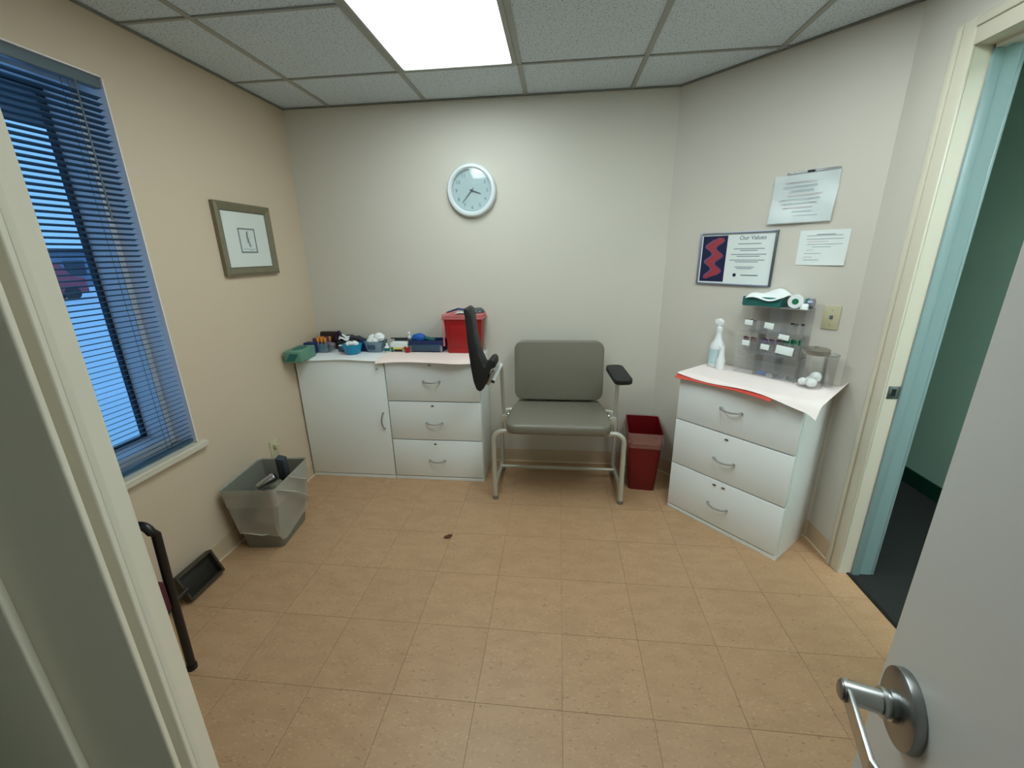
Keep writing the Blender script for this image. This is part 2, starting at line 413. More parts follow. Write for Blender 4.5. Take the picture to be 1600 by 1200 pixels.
for j in range(-5, 1):
    y = CY0+j*CS; x1 = XR
    if y > PB.y: x1 = PA.x+(PA.y-y)/(PA.y-PB.y)*(PB.x-PA.x)
    cuts = [XL]+([LX0, LX1] if j == -1 else [LX0+2*CS, LX1+2*CS] if j == -2 else [])+[x1]
    for k in range(0, len(cuts), 2): struct('ceiling_rail', B().box(cuts[k], cuts[k+1], y-.007, y+.007, H-.004, H+.003), 't_bar', ceil)
def edge_angle(a, c):
    a, c = Vector(a), Vector(c); d = (c-a).normalized(); n = Vector((d.y, -d.x)) * .014
    struct('wall_angle', B().prism([tuple(a), tuple(c), tuple(c+n), tuple(a+n)], H-.006, H), 't_edge', ceil)
edge_angle((XL, .3), (XL, YB)); edge_angle((XL, YB), tuple(PA)); edge_angle(tuple(PA), tuple(PB)); edge_angle(tuple(PB), (XR, -.6))

# baseboards
def base(name, a, c, h=.1):
    a, c = Vector(a), Vector(c); d = (c-a).normalized(); n = Vector((d.y, -d.x))
    r = struct(name, B().prism([tuple(a), tuple(c), tuple(c+n*.004), tuple(a+n*.004)], .004, h), 'base')
    b = B(); b.prism([tuple(a), tuple(c), tuple(c+n*.012), tuple(a+n*.012)], 0, .006)
    struct('base_toe', b, 'base_light', r)
base('baseboard_left', (XL, .26), (XL, YB)); base('baseboard_back', (XL, YB), tuple(PA)); base('baseboard_slanted', tuple(PA), tuple(PB))
base('baseboard_right', tuple(PB), (XR, 1.905))

# ------------------------------------------------------------------ ceiling light
lt = thing('ceiling_light', 'lit rectangular fluorescent troffer with frosted lens set in the ceiling grid', 'ceiling light', ((LX0+LX1)/2, (LY0+LY1)/2, H))
hw, hl = CS/2, CS
b = B()
for x0, x1, y0, y1 in ((-hw+.012, -hw+.035, -hl+.01, hl-.01), (hw-.035, hw-.012, -hl+.01, hl-.01), (-hw+.035, hw-.035, hl-.032, hl-.01), (-hw+.035, hw-.035, -hl+.01, -hl+.032)):
    b.box(x0, x1, y0, y1, -.008, .012, .002)
obj('frame', b, 't_bar', lt)
obj('lens', B().box(-hw+.035, hw-.035, -hl+.032, hl-.032, -.002, .004), 'lamp', lt, smooth=False)
lt2 = dup(lt, (CX0+3.5*CS, CY0-2*CS, H), 'inferred second lit fluorescent troffer, right of the first and out of frame')  # unseen fixture, inferred and added to brighten the room's right side
for c_ in lt2.children:
    if c_.name.startswith('lens'): c_.data = c_.data.copy(); c_.data.materials[0] = M['lamp_near']

# ------------------------------------------------------------------ window
win = thing('window_1', None, None, (XL, WY0, WZ0)); win['kind'] = 'structure'
def wbox(name, x0, x1, y0, y1, z0, z1, m, bev=0):      # world coordinates
    return obj(name, B().box(x0-XL, x1-XL, y0-WY0, y1-WY0, z0-WZ0, z1-WZ0, bev), m, win, smooth=False)
xg = XL-.245
wbox('reveal', XL-.115, XL, WY1-.004, WY1, WZ0, WZ1, 'reveal'); wbox('reveal', XL-.115, XL, WY0, WY0+.004, WZ0, WZ1, 'reveal')
wbox('reveal', XL-.115, XL, WY0, WY1, WZ1-.004, WZ1, 'reveal')
wbox('window_frame', xg-.01, XL-.115, WY1-.03, WY1, WZ0, WZ1, 'vinyl_frame'); wbox('window_frame', xg-.01, XL-.115, WY0, WY0+.03, WZ0, WZ1, 'vinyl_frame')
wbox('window_frame', xg-.01, XL-.115, WY0+.03, WY1-.03, WZ0-.03, WZ0+.03, 'vinyl_frame'); wbox('window_frame', xg-.01, XL-.115, WY0+.03, WY1-.03, WZ1-.03, WZ1, 'vinyl_frame')
for y0, y1, z0, z1 in ((WY1-.045, WY1-.03, WZ0+.03, WZ1-.03), (WY0+.03, WY0+.045, WZ0+.03, WZ1-.03), (WY0+.045, WY1-.045, WZ0+.03, WZ0+.045), (WY0+.045, WY1-.045, WZ1-.045, WZ1-.03)):
    wbox('gasket', xg-.006, xg+.014, y0, y1, z0, z1, 'gasket')
wbox('glass_pane', xg-.001, xg+.003, WY0+.045, WY1-.045, WZ0+.045, WZ1-.045, 'glass')
wbox('window_sill', XL-.115, XL+.024, WY0-.03, WY1+.034, WZ0-.036, WZ0-.002, 'sill', .006)
# blind
bl = thing('venetian_blind', 'slate blue mini blind with open slats hanging in the window recess', 'window blind', (XL-.022, 1.215, WZ0))
hy = .471
obj('headrail', B().box(-.016, .014, -hy, hy, 1.475, 1.512, .002), 'blind_rail', bl)
obj('bottom_rail', B().box(-.012, .012, -hy+.004, hy-.004, .008, .022, .003), 'slat', bl)
def slat_mesh():
    b = B(); tilt = math.radians(16); w = .0125
    def f(a, c):
        x = (a-.5)*2*w; z = .0022*(1-(2*a-1)**2)
        return (x*math.cos(tilt)-z*math.sin(tilt), (c-.5)*2*(hy-.006), x*math.sin(tilt)+z*math.cos(tilt))
    return b.grid(f, 4, 1, .0005)
first = None; nsl = 67
for k in range(nsl):
    z = .035+k*.0213
    if first is None: first = obj('slat', slat_mesh(), 'slat', bl, loc=(0, 0, z))
    else:
        c = first.copy(); C.objects.link(c); c.location = (0, 0, z)
for yy in (-hy+.10, 0, hy-.12):
    obj('lift_cord', B().tube([(.0135, yy, .02), (.0135, yy, 1.48)], .0008, 5), 'slat', bl)
    obj('lift_cord', B().tube([(-.0135, yy, .02), (-.0135, yy, 1.48)], .0008, 5), 'slat', bl)
obj('tilt_wand', B().tube([(.02, hy-.10, 1.475), (.024, hy-.11, 1.0)], .003, 6), 'blind_rail', bl)

# outside
struct('ground_outside', B().box(-40, XL-.35, -30, 30, -.5, -.45), 'ground')
struct('trim_soffit', B().box(XL-1.6, XL-.28, -1, 3.4, 2.33, 2.4), 'soffit')
vn = thing('van', 'red parked van seen through the window blind', 'van', (-27, 19.4, -.45), math.radians(70))
obj('body', B().prism([(-1.9, .35), (1.9, .35), (1.9, 1.1), (1.35, 1.25), (.95, 1.95), (-1.9, 2.0)], -.85, .85, Matrix.Rotation(PI/2, 4, 'X'), .05), 'van_red', vn)
obj('windscreen', B().prism([(.98, 1.88), (1.37, 1.27), (1.30, 1.24), (.90, 1.88)], -.75, .75, Matrix.Rotation(PI/2, 4, 'X')), 'gasket', vn)
for sx in (-1.2, 1.2):
    for sy in (-.78, .78):
        obj('wheel', B().lathe([(.0, -.1), (.33, -.1), (.35, -.06), (.35, .06), (.33, .1), (0, .1)], (sx, sy, .34), 20, Matrix.Rotation(PI/2, 4, 'X')), 'tyre', vn)
fb = thing('distant_building', 'low grey building beyond the van, glimpsed through the blind', 'building', (-40, 27, -.45))
obj('wall', B().box(-3, 3, -4, 7, 0, 2.6), 'facade', fb, smooth=False); obj('roof', B().box(-3.3, 3.3, -4.3, 7.3, 2.6, 2.9), 'soffit', fb, smooth=False)
for k in range(4): obj('window', B().box(2.98, 3.06, -3+k*2.5, -1.6+k*2.5, .9, 2.0), 'gasket', fb, smooth=False)

# ------------------------------------------------------------------ right doorway (door 1) and the green hall beyond
d1 = thing('door_1', None, None, (XR, DY1, 0)); d1['kind'] = 'structure'
def dbox(name, x0, x1, y0, y1, z0, z1, m, bev=0):
    return obj(name, B().box(x0-XR, x1-XR, y0-DY1, y1-DY1, z0, z1, bev), m, d1, smooth=True)
# casings with a stepped profile on the room side
for (ya, yb, s) in ((DY1, DY1+.085, 1), (DY0-.085, DY0, -1)):
    inner = ya if s == 1 else yb
    dbox('casing', XR-.012, XR, ya, yb, 0, DZ+.085, 'trim', .003)
    dbox('casing_bead', XR-.02, XR-.011, inner+s*.052 if s == 1 else inner-.080, inner+s*.080 if s == 1 else inner-.052, 0, DZ+.080, 'trim', .004)
dbox('head_casing', XR-.012, XR, DY0, DY1, DZ, DZ+.085, 'trim', .003); dbox('casing_bead', XR-.02, XR-.011, DY0, DY1, DZ+.052, DZ+.080, 'trim', .004)
dbox('jamb', XR-.004, XR+.055, DY1, DY1+.02, 0, DZ+.02, 'trim'); dbox('jamb', XR+.055, XR+.142, DY1, DY1+.02, 0, DZ+.02, 'teal_trim')
dbox('stop', XR+.052, XR+.085, DY1-.010, DY1+.001, 0, DZ, 'teal_trim', .002)
dbox('jamb', XR-.004, XR+.142, DY0-.02, DY0, 0, DZ+.02, 'trim')
dbox('head_jamb', XR-.004, XR+.142, DY0, DY1, DZ, DZ+.02, 'trim'); dbox('stop', XR+.052, XR+.085, DY0, DY1, DZ-.012, DZ+.001, 'trim', .002)
dbox('casing', XR+.142, XR+.155, DY1-.001, DY1+.07, 0, DZ+.07, 'teal_trim', .003)
sp = dbox('strike_plate', XR+.006, XR+.05, DY1-.0025, DY1+.001, .893, .948, 'chrome_dark', .0008)
o = obj('latch_hole', B().box(.020, .036, -.0035, -.002, .905, .936), 'black_gloss', sp, smooth=False)
struct('trim_threshold', B().box(XR+.034, XR+.048, DY0, DY1, -.004, .006), 'threshold')
# hall shell
HX = 2.329
struct('floor_hall', B().prism([(XR+.048, DY1), (XR+.13, DY1), (XR+.13, 4.6), (HX+.05, 4.6), (HX+.05, -2.6), (XL-.4, -2.6), (XL-.4, .1), (Q.x, .12), npt(.1, -.1), npt(hr, -.1), (XR, e[1]-.1), (XR+.048, e[1]-.1)], -.06, -.001), 'carpet')
struct('wall_hall', B().box(HX, HX+.1, -2.6, 4.6, 0, 2.5), 'green_wall')
struct('baseboard_hall', B().box(HX-.01, HX, -2.6, 4.6, .0, .1), 'green_base')
struct('wall_hall_end', B().box(XR+.13, HX, 4.5, 4.6, 0, 2.5), 'green_wall')
struct('wall_hall_far', B().box(XL-.4, HX, -2.6, -2.5, 0, 2.5), 'green_wall')
struct('wall_hall_side', B().box(XL-.4, XL-.3, -2.5, .12, 0, 2.5), 'green_wall')
struct('wall_hall_inner', B().box(XR+.131, XR+.14, DY1+.07, 4.5, 0, 2.5), 'green_wall')
b = B(); b.box(XR+.1, HX+.1, -2.6, 4.6, 2.44, 2.5); b.box(XL-.4, XR+.1, -2.6, .12, 2.485, 2.55)
struct('ceiling_hall', b, 'plaster')
hlx = thing('ceiling_light', 'lit ceiling panel in the green hallway beyond the right doorway', 'ceiling light', (1.85, 0.05, 2.44))
obj('frame', B().box(-.25, .25, -.35, .35, -.006, 0, .002), 't_bar', hlx); obj('lens', B().box(-.22, .22, -.32, .32, -.010, -.0062), 'lamp_hall', hlx, smooth=False)

# ------------------------------------------------------------------ near doorway frame (left edge of the picture)
dn = thing('door_2', None, None); dn['kind'] = 'structure'
def nprism(name, pts, m, z0=0, z1=2.1, bev=.0015):
    return obj(name, B().prism([npt(u, v) for u, v in pts], z0, z1, None, bev), m, dn)
nprism('casing', [(0, 0), (.068, 0), (.068, -.012), (0, -.012)], 'trim', z1=2.2)
nprism('casing_edge', [(.008, .0018), (.020, .0026), (.052, .0022), (.0588, .0), (.008, .0)], 'trim', z1=2.19)
nprism('jamb_reveal', [(.067, -.012), (.087, -.012), (.087, -.13), (.067, -.13)], 'trim')
nprism('jamb', [(.086, -.001), (.0957, -.001), (.0957, -.15), (.086, -.15)], 'trim')
nprism('stop', [(.0955, -.0375), (.1052, -.0375), (.1052, -.080), (.0955, -.080)], 'trim')
nprism('casing', [(.03, -.13), (.10, -.13), (.10, -.148), (.03, -.148)], 'trim', z1=2.2)
nprism('jamb', [(hr-.0, -.008), (hr+.02, -.008), (hr+.02, -.15), (hr-.0, -.15)], 'trim')
nprism('casing', [(hr+.02, 0), (hr+.1, 0), (hr+.1, -.012), (hr+.02, -.012)], 'trim', z1=2.2)
nprism('head_jamb', [(.1, -.008), (hr, -.008), (hr, -.15), (.1, -.15)], 'trim', 2.08, 2.1)
# door leaf with lever
DE = Vector((.4542, .4859)); DD = Vector((.30, .954)).normalized(); DTH = math.atan2(DD.y, DD.x)
LW = .84; HG = DE-DD*LW
leaf = thing('door_3', None, None, (HG.x, HG.y, 0), DTH); leaf['kind'] = 'structure'     # local x runs to the free edge, +y is the visible face
obj('door_leaf', B().box(0, LW, -.042, 0, .01, 2.05, .0015), 'door', leaf)
lk = obj('lever_handle', B().lathe([(0, 0), (.0455, 0), (.0465, .003), (.0450, .011), (.040, .0135), (0, .0135)], (LW-.072, 0, .962), 40, Matrix.Rotation(-PI/2, 4, 'X')), 'chrome_dark', leaf)
obj('spindle_ring', B().lathe([(.0, 0), (.0185, 0), (.0185, .006), (.0155, .007), (.0155, .009), (.0175, .010), (.0175, .014), (.0, .014)], (LW-.072, .0135, .962), 28, Matrix.Rotation(-PI/2, 4, 'X')), 'chrome', lk)
obj('spindle', B().lathe([(0, 0), (.0145, 0), (.0135, .044), (0, .044)], (LW-.072, .0225, .962), 28, Matrix.Rotation(-PI/2, 4, 'X')), 'chrome', lk)
bx_ = LW-.072
def leverf():
    b = B(); P = [(bx_+.010, .064), (bx_-.092, .066), (bx_-.102, .062), (bx_-.120, .034), (bx_-.116, .030)]
    P2 = [(bx_+.010, .058), (bx_-.089, .060), (bx_-.097, .057), (bx_-.114, .032)]
    return b.prism(P+P2[::-1], .962-.0115, .962+.0115, None, .0012)
obj('lever', leverf(), 'chrome', lk)
obj('lever_cap', B().lathe([(0, 0), (.0115, 0), (.0115, .004), (.009, .0055), (0, .0055)], (bx_, .064, .962), 20, Matrix.Rotation(-PI/2, 4, 'X')), 'chrome_dark', lk)

# ------------------------------------------------------------------ cabinets
CH = .852; CHL = .862
def bow_handle(w=.105, vertical=False):
    pts = []
    for k in range(13):
        a = k/12; x = (a-.5)*w; bow = math.sin(a*PI)
        pts.append((x, -.004-.024*bow**.6, -.005*bow) if not vertical else (-.006*bow, -.004-.024*bow**.7, x))
    b = B().tube(pts, .0050, 8, flat=.8)
    for s in (-1, 1):
        c = (s*w/2, 0, 0) if not vertical else (0, 0, s*w/2)
        b.box(c[0]-.007, c[0]+.007, -.008, 0, c[2]-.006, c[2]+.006, .002)
    return b
def carcass(root, w, d, CH=CH):
    b = B(); t = .018
    b.box(0, t, -d+.02, 0, 0, CH-.0, .001); b.box(w-t, w, -d+.02, 0, 0, CH-.0, .001); b.box(t, w-t, -.01, 0, 0, CH-.02)
    b.box(t, w-t, -d+.035, -.01, .03, .05)
    obj('side_panels', b, 'laminate', root)
    obj('plinth', B().box(.001, w-.001, -d+.004, -d+.022, 0, .024, .001), 'laminate', root)
    obj('interior', B().box(t, w-t, -d+.028, -d+.034, .024, CH-.02), 'lam_edge', root, smooth=False)
    obj('top_panel', B().box(0, w, -d+.001, 0, CH, CH+.001, .0004), 'laminate', root) if False else obj('top_panel', B().box(t, w-t, -d+.02, -.01, CH-.018, CH, .001), 'laminate', root)
def lock(parent, x, y, z, s=1.):
    obj('lock', B().lathe([(0, 0), (.0085*s, 0), (.0085*s, .002), (.006*s, .003), (0, .003)], (x, y, z), 16, Matrix.Rotation(PI/2, 4, 'X') @ Matrix.Diagonal((1.2, .7, 1, 1))), 'chrome_dark', parent)
def drawer_cabinet(label, loc, rotz, w, d, locks, hx=.5, CH=CH):
    r = thing('drawer_cabinet', label, 'cabinet', loc, rotz)
    carcass(r, w, d, CH)
    for k, (z0, z1) in enumerate(((.031, .3025), (.309, .5785), (.585, CH-.002))):
        dr = obj('drawer', B().box(.003, w-.003, -d, -d+.019, z0, z1, .0012), 'laminate', r)
        h = obj('handle', bow_handle(), 'chrome', dr, loc=(w*hx, -d, (z0+z1)/2-.012+(.012 if k == 2 else 0)))
        for lx, lz in locks[k]: lock(dr, lx, -d, z1-lz)
    return r
LD = YB-2.52-.004
ca = thing('door_cabinet', 'white laminate cabinet with one tall door, left of the drawer unit', 'cabinet', (XL+.010, YB-.005, 0))
CW = .610
carcass(ca, CW, LD, CHL)
dr = obj('door', B().box(.003, CW-.003, -LD, -LD+.019, .030, CHL-.002, .0012), 'laminate', ca)
obj('handle', bow_handle(.11, True), 'chrome', dr, loc=(CW-.04, -LD, .44)); lock(dr, CW-.05, -LD, .80, .7)
drawer_cabinet('white three drawer cabinet beside the door cabinet, under the red sharps container', (-1.112, YB-.005, 0), 0, .626, LD,
               {0: [(.30, .026)], 1: [(.30, .026)], 2: [(.30, .03)]}, .49, CHL)
c0 = dpt(.393, .006)
drawer_cabinet('white three drawer cabinet standing against the slanted wall by the open doorway', c0, DIAG, .619, .336,
               {0: [(.27, .03), (.32, .028)], 1: [(.30, .026)], 2: []}, .49)
# ---- absorbent pads on the cabinet tops
ZT = CH+.0035
def pad(name, label, m, f, nx=24, ny=10, th=.0012, loc=(0, 0, 0), rotz=0):
    return obj(name, B().grid(f, nx, ny, th), m, None, loc, rotz, label=label, cat='pad', group=None)
def f1(a, c):
    x = XL+.02+a*.62; y = 2.508+c*.33; z = CHL+.002
    if c < .05: z -= .004*(1+math.sin(a*9))
    return (x, y, z)
pad('absorbent_pad', 'white absorbent pad covering the top of the left door cabinet', 'pad_white', f1)
def f2(a, c):
    x = -1.16+a*.655; y = 2.488+.010*math.sin(a*7)+c*(.357-.010*math.sin(a*7)); z = CHL+.0038
    if y < 2.515: z -= (2.515-y)*(.55+.25*math.sin(a*6.5+1))
    return (x, y, z)
pad('absorbent_pad', 'pinkish absorbent pad with wavy front edge on the left drawer cabinet', 'pad_pink', f2, 30, 16)
def f3(a, c):      # red backed under-layer, local to the slanted cabinet
    x = -.012+a*.50; y = -.372+c*.36+.010*math.sin(a*5); z = CH+.0025
    if y < -.335: z -= (-.335-y)*(.65+.25*math.sin(a*6))
    return (x, y, z)
pad('red_backed_pad', 'red backed absorbent pad showing along the front of the slanted wall cabinet', 'pad_red', f3, 26, 16, .0015, c0, DIAG)
def f4(a, c):
    x = -.010+a*.685; y = -.352-.020*a+c*(.352+.020*a-.004); z = CH+.0048
    lo = -.345+.012*math.sin(a*8)
    if y < lo: z -= (lo-y)*(.6+.6*a)
    if x > .622:
        k = (x-.622)/.053; z += k*k*(.045*c-.020*(1-c))
    return (x, y, z)
pad('absorbent_pad', 'white absorbent pad with curled right corner on the slanted wall cabinet', 'pad', f4, 40, 24, .0012, c0, DIAG)

# ------------------------------------------------------------------ blood draw chair
bc = thing('phlebotomy_chair', 'wide taupe vinyl blood draw chair with silver tube frame', 'chair', (.012, 2.5, 0))
def y_(v): return v-2.5
b = B()
seatp = [(-.275, .225), (.275, .225), (.300, .10), (.318, -.17), (.300, -.225), (.265, -.25), (-.265, -.25), (-.300, -.225), (-.318, -.17), (-.300, .10)]
obj('seat', b.prism(seatp, .480, .545, None, .022), 'vinyl', bc)
mb = Matrix.Translation((0, .222, .555)) @ Matrix.Rotation(math.radians(-5), 4, 'X') @ Matrix.Rotation(PI/2, 4, 'X')
obj('backrest', B().prism(rrect(-.292, .292, 0, .395, .055, 5), 0, .062, mb, .020), 'vinyl', bc)
R_ = .0155
def legU(y, w=.392, zt=.470):
    p = [(-w, y, .006)] + [(-w+.06-.06*math.cos(a*PI/2/5), y, zt-.06+.06*math.sin(a*PI/2/5)) for a in range(6)]
    return p + [(-x, yy, z) for x, yy, z in p[::-1]]
fl = legU(-.17)
n = len(fl)//2
obj('front_leg_frame', B().tube(fl, R_, 12), 'frame_paint', bc); obj('rear_leg_frame', B().tube(legU(.20, .392), R_, 12), 'frame_paint', bc)
obj('rear_stretcher', B().tube([(-.39, .12, .075), (.39, .12, .075)], .0125, 10), 'frame_paint', bc)
for s in (-1, 1):
    obj('side_stretcher', B().tube([(s*.392, -.17, .095), (s*.392, .20, .065)], .0125, 10), 'frame_paint', bc)
    obj('seat_rail', B().tube([(s*.25, -.17, .472), (s*.25, .2, .472)], .011, 8), 'frame_paint', bc)
    obj('leg_cap', B().lathe([(0, 0), (.018, 0), (.018, .02), (.0155, .024), (0, .024)], (s*.392, -.17, 0), 14), 'chrome_dark', bc)
    obj('leg_cap', B().lathe([(0, 0), (.018, 0), (.018, .02), (.0155, .024), (0, .024)], (s*.392, .20, 0), 14), 'chrome_dark', bc)
    obj('back_bracket', B().box(s*.2-.02, s*.2+.02, .225, .232, .47, .70, .002), 'frame_paint', bc)
    # arm mount block on the seat rail
    mt_ = obj('arm_mount', B().box(s*.338-.022, s*.338+.022, -.03, .05, .470, .515, .004), 'frame_paint', bc)
    obj('clamp_knob', B().lathe([(0, 0), (.014, 0), (.015, .012), (.010, .018), (0, .018)], (s*.318, -.01, .512), 14), 'chrome', mt_)
# right arm: post and black pad, lowered
obj('arm_post', B().tube([(.355, .0, .50), (.357, -.02, .79)], .0125, 10), 'frame_paint', bc)
pm = Matrix.Translation((.352, -.07, .795)) @ Matrix.Rotation(math.radians(4), 4, 'X') @ Matrix.Rotation(math.radians(6), 4, 'Z')
obj('arm_pad', B().prism(rrect(-.052, .052, -.14, .14, .035, 5), 0, .030, pm, .009), 'black', bc)
# left arm: post, hinge and the long paddle flipped up
obj('arm_post', B().tube([(-.350, .01, .50), (-.350, -.03, .80), (-.345, -.10, .865)], .0125, 10), 'frame_paint', bc)
hg = obj('arm_hinge', B().tube([(-.338, -.12, .882), (-.385, -.165, .790)], .0125, 10), 'white', bc)
obj('hinge_plate', B().prism([(-.385, .862), (-.362, .858), (-.402, .772), (-.425, .785)], .08, .215, Matrix.Rotation(PI/2, 4, 'X'), .003), 'chrome', hg)
obj('hinge_stop', B().tube([(-.385, -.165, .790), (-.391, -.171, .779)], .0135, 10), 'black_gloss', hg)
lp_ = [(-.500, 1.205), (-.507, 1.235), (-.495, 1.252), (-.475, 1.245), (-.462, 1.21), (-.452, 1.10), (-.432, .995), (-.402, .925), (-.372, .965), (-.352, .972), (-.338, .955), (-.338, .920), (-.372, .905), (-.395, .845), (-.405, .800), (-.430, .775), (-.452, .785), (-.468, .835), (-.480, .92), (-.492, 1.05)]
lp = [(x-.013, z-.022) for x, z in lp_]
obj('arm_paddle', B().prism(lp, .135, .275, Matrix.Rotation(PI/2, 4, 'X'), .012), 'black', bc)

# ------------------------------------------------------------------ red bin
rb = thing('waste_bin', 'red plastic waste bin with clear liner, between blood draw chair and white cabinet', 'waste bin', (.575, 2.62, 0), math.radians(-6))
def taper(b, w0, d0, w1, d1, z0, z1, t=.004, r=.02, floor_=True):
    """open tapered bin wall with rounded corners"""
    def loop(w, d, rr, z): return [Vector((x, y, z)) for x, y in rrect(-w/2, w/2, -d/2, d/2, rr, 3)]
    tm = bmesh.new()
    L = [loop(w0, d0, r, z0), loop(w1, d1, r, z1), loop(w1-2*t, d1-2*t, r*.8, z1), loop(w0-2*t, d0-2*t, r*.8, z0+t)]
    R = [[tm.verts.new(v) for v in l] for l in L]
    for a, c in zip(R, R[1:]):
        for k in range(len(a)): tm.faces.new((a[k], a[(k+1) % len(a)], c[(k+1) % len(a)], c[k]))
    if floor_: tm.faces.new(R[0][::-1]); tm.faces.new(R[3])
    bmesh.ops.recalc_face_normals(tm, faces=tm.faces)
    return b._add(tm, Matrix())
obj('body', taper(B(), .165, .24, .215, .33, 0, .415), 'red_dark', rb)
def drape(w1, d1, z1, drop, seed, w0s=.0, r=.025, n=16, puff=.008, dropvar=.4):
    rr = random.Random(seed); base = rrect(-w1/2, w1/2, -d1/2, d1/2, r, 5); N = len(base); tm = bmesh.new(); rings = []
    ph = [rr.uniform(0, 6) for _ in range(4)]
    def ln(k): return drop*(1+dropvar*(.6*math.sin(2*PI*k/N*2+ph[0])+.4*math.sin(2*PI*k/N*5+ph[1])))
    inner = [tm.verts.new((x*.955, y*.965, z1-.10)) for x, y in base]; rings.append(inner)
    rings.append([tm.verts.new((x*.985, y*.985, z1-.004)) for x, y in base])
    rings.append([tm.verts.new((x*1.0, y*1.0, z1+.004)) for x, y in base])
    for s in range(1, 7):
        a = s/6
        rings.append([tm.verts.new((x*(1.015-a*w0s)+puff*math.sin(k*1.3+a*3+ph[2])*a, y*(1.015-a*w0s)+puff*math.cos(k*1.7+a*2+ph[3])*a, z1-ln(k)*a)) for k, (x, y) in enumerate(base)])
    for a, c in zip(rings, rings[1:]):
        for k in range(N): tm.faces.new((a[k], a[(k+1) % N], c[(k+1) % N], c[k]))
    bmesh.ops.recalc_face_normals(tm, faces=tm.faces)
    return B()._add(tm, Matrix())
obj('liner', drape(.222, .337, .417, .075, 3, .02), 'liner_red', rb)

# ------------------------------------------------------------------ grey wastebasket with cloudy liner
gb = thing('waste_bin', 'grey wastebasket with cloudy plastic liner folded over it, under the window wall', 'waste bin', (-1.575, 1.885, 0), math.radians(6))
obj('body', taper(B(), .20, .26, .275, .355, 0, .375), 'bin_grey', gb)
obj('liner', drape(.285, .365, .378, .285, 11, .20, puff=.010, dropvar=.16), 'liner', gb)
for k, (p, r_) in enumerate((([(.143, -.16, .372), (.152, -.02, .275), (.150, .09, .185), (.138, .165, .13)], [.004, .009, .007, .002]), ([(.146, -.03, .372), (.150, .07, .305), (.144, .165, .245)], [.003, .008, .003]),
        ([(-.09, -.155, .115), (.02, -.160, .100), (.090, -.140, .108), (.110, -.08, .120), (.112, .0, .13)], [.003, .005, .005, .003, .002]))):
    obj('liner_crease', B().tube(p, r_, 8, flat=.45), 'liner_fold', gb)  # raised folds, with their bright highlights painted in by the lighter tint
tag(obj('waste_pouch', B().box(-.025, .025, -.02, .02, 0, .17, .006, rot=Matrix.Rotation(.18, 4, 'Y') @ Matrix.Rotation(.25, 4, 'X')), 'greycloth', None, (-1.545, 1.985, .27)), 'dark grey packet standing up inside the grey wastebasket', 'packet')
tag(obj('drink_can', B().lathe([(0, 0), (.022, 0), (.026, .01), (.026, .09), (.021, .1), (0, .1)], (0, 0, 0), 18, Matrix.Rotation(1.1, 4, 'Y')), 'chrome', None, (-1.60, 1.84, .315), .6), 'silver tube lying on the rubbish in the grey wastebasket', 'can')
tag(obj('crumpled_rubbish', B().blob((0, 0, 0), (.085, .12, .05), .25, 3, 5), 'bin_grey', None, (-1.575, 1.89, .245)), 'crumpled grey rubbish filling the grey wastebasket', 'rubbish')

# ------------------------------------------------------------------ dustpan
dp = thing('dustpan', 'small black dustpan propped on its edge against the tan wall', 'dustpan', (XL+.012, 1.46, 0), PI/2)
mm = Matrix.Rotation(math.radians(-22), 4, 'X')
b = B(); b.box(-.095, .095, -.006, 0, 0, .125, .002, mt=mm); obj('pan', b, 'dustpan', dp)
b = B(); b.box(-.10, .10, -.036, .002, 0, .010, .003, mt=mm); b.box(-.10, .10, -.036, .002, .118, .130, .003, mt=mm); b.box(.090, .101, -.036, .002, 0, .130, .003, mt=mm); b.box(-.101, -.090, -.036, .002, 0, .130, .003, mt=mm)
ob = obj('rim', b, 'dustpan_rim', dp)
obj('handle', B().tube([(-.095, -.02, .075), (-.18, -.025, .07), (-.23, -.03, .058)], [.012, .011, .014], 10), 'dustpan', dp)
for o_ in dp.children: o_.location = (0, -.055, .004)

# ------------------------------------------------------------------ waiting chair at left
wc = thing('armchair', 'black tube armchair with maroon seat, mostly hidden behind the near door frame', 'chair', (-1.53, .83, 0))
def armloop(y):
    p = [(.15, y, .012), (.155, y+.005, .30), (.162, y+.012, .60)]
    p += [(.162-.035+.035*math.cos(a), y, .605+.035*math.sin(a)) for a in [k*PI/2/5 for k in range(1, 6)]]
    return p + [(-.13, y, .640), (-.15, y, .615), (-.165, y, .30), (-.17, y, .012)]
for y in (-.245, .245): obj('side_frame', B().tube(armloop(y), .0145, 12), 'black_gloss', wc)
for y in (-.245, .245):
    for x in (.15, -.17): obj('foot', B().lathe([(0, 0), (.018, 0), (.018, .018), (0, .02)], (x, y, 0), 12), 'black_gloss', wc)
obj('seat', B().box(-.15, .168, -.225, .234, .30, .425, .012, 3), 'maroon', wc)
obj('backrest', B().box(-.185, -.145, -.22, .22, .52, .80, .015, 3), 'maroon', wc)
for y in (-.2, .2): obj('back_upright', B().tube([(-.155, y, .40), (-.175, y, .60)], .012, 8), 'black_gloss', wc)
for y in (-.235, .235): obj('seat_bolt', B().tube([(-.0, y-.012, .37), (-.0, y+.012, .37)], .008, 8), 'black_gloss', wc)
obj('seat_bar', B().tube([(.14, -.245, .335), (.14, .245, .335)], .010, 8), 'black_gloss', wc)

# ------------------------------------------------------------------ leaf on the floor
tag(obj('dry_leaf', B().grid(lambda a, c: ((a-.5)*.040*(.3+math.sin(c*PI)), (c-.5)*.034, .0035+.006*abs(a-.5)+.004*math.sin(c*5)), 6, 8, .0008), 'leaf', None, (-.589, 1.925, 0), .6), 'small dry brown leaf lying on the tan floor', 'leaf')

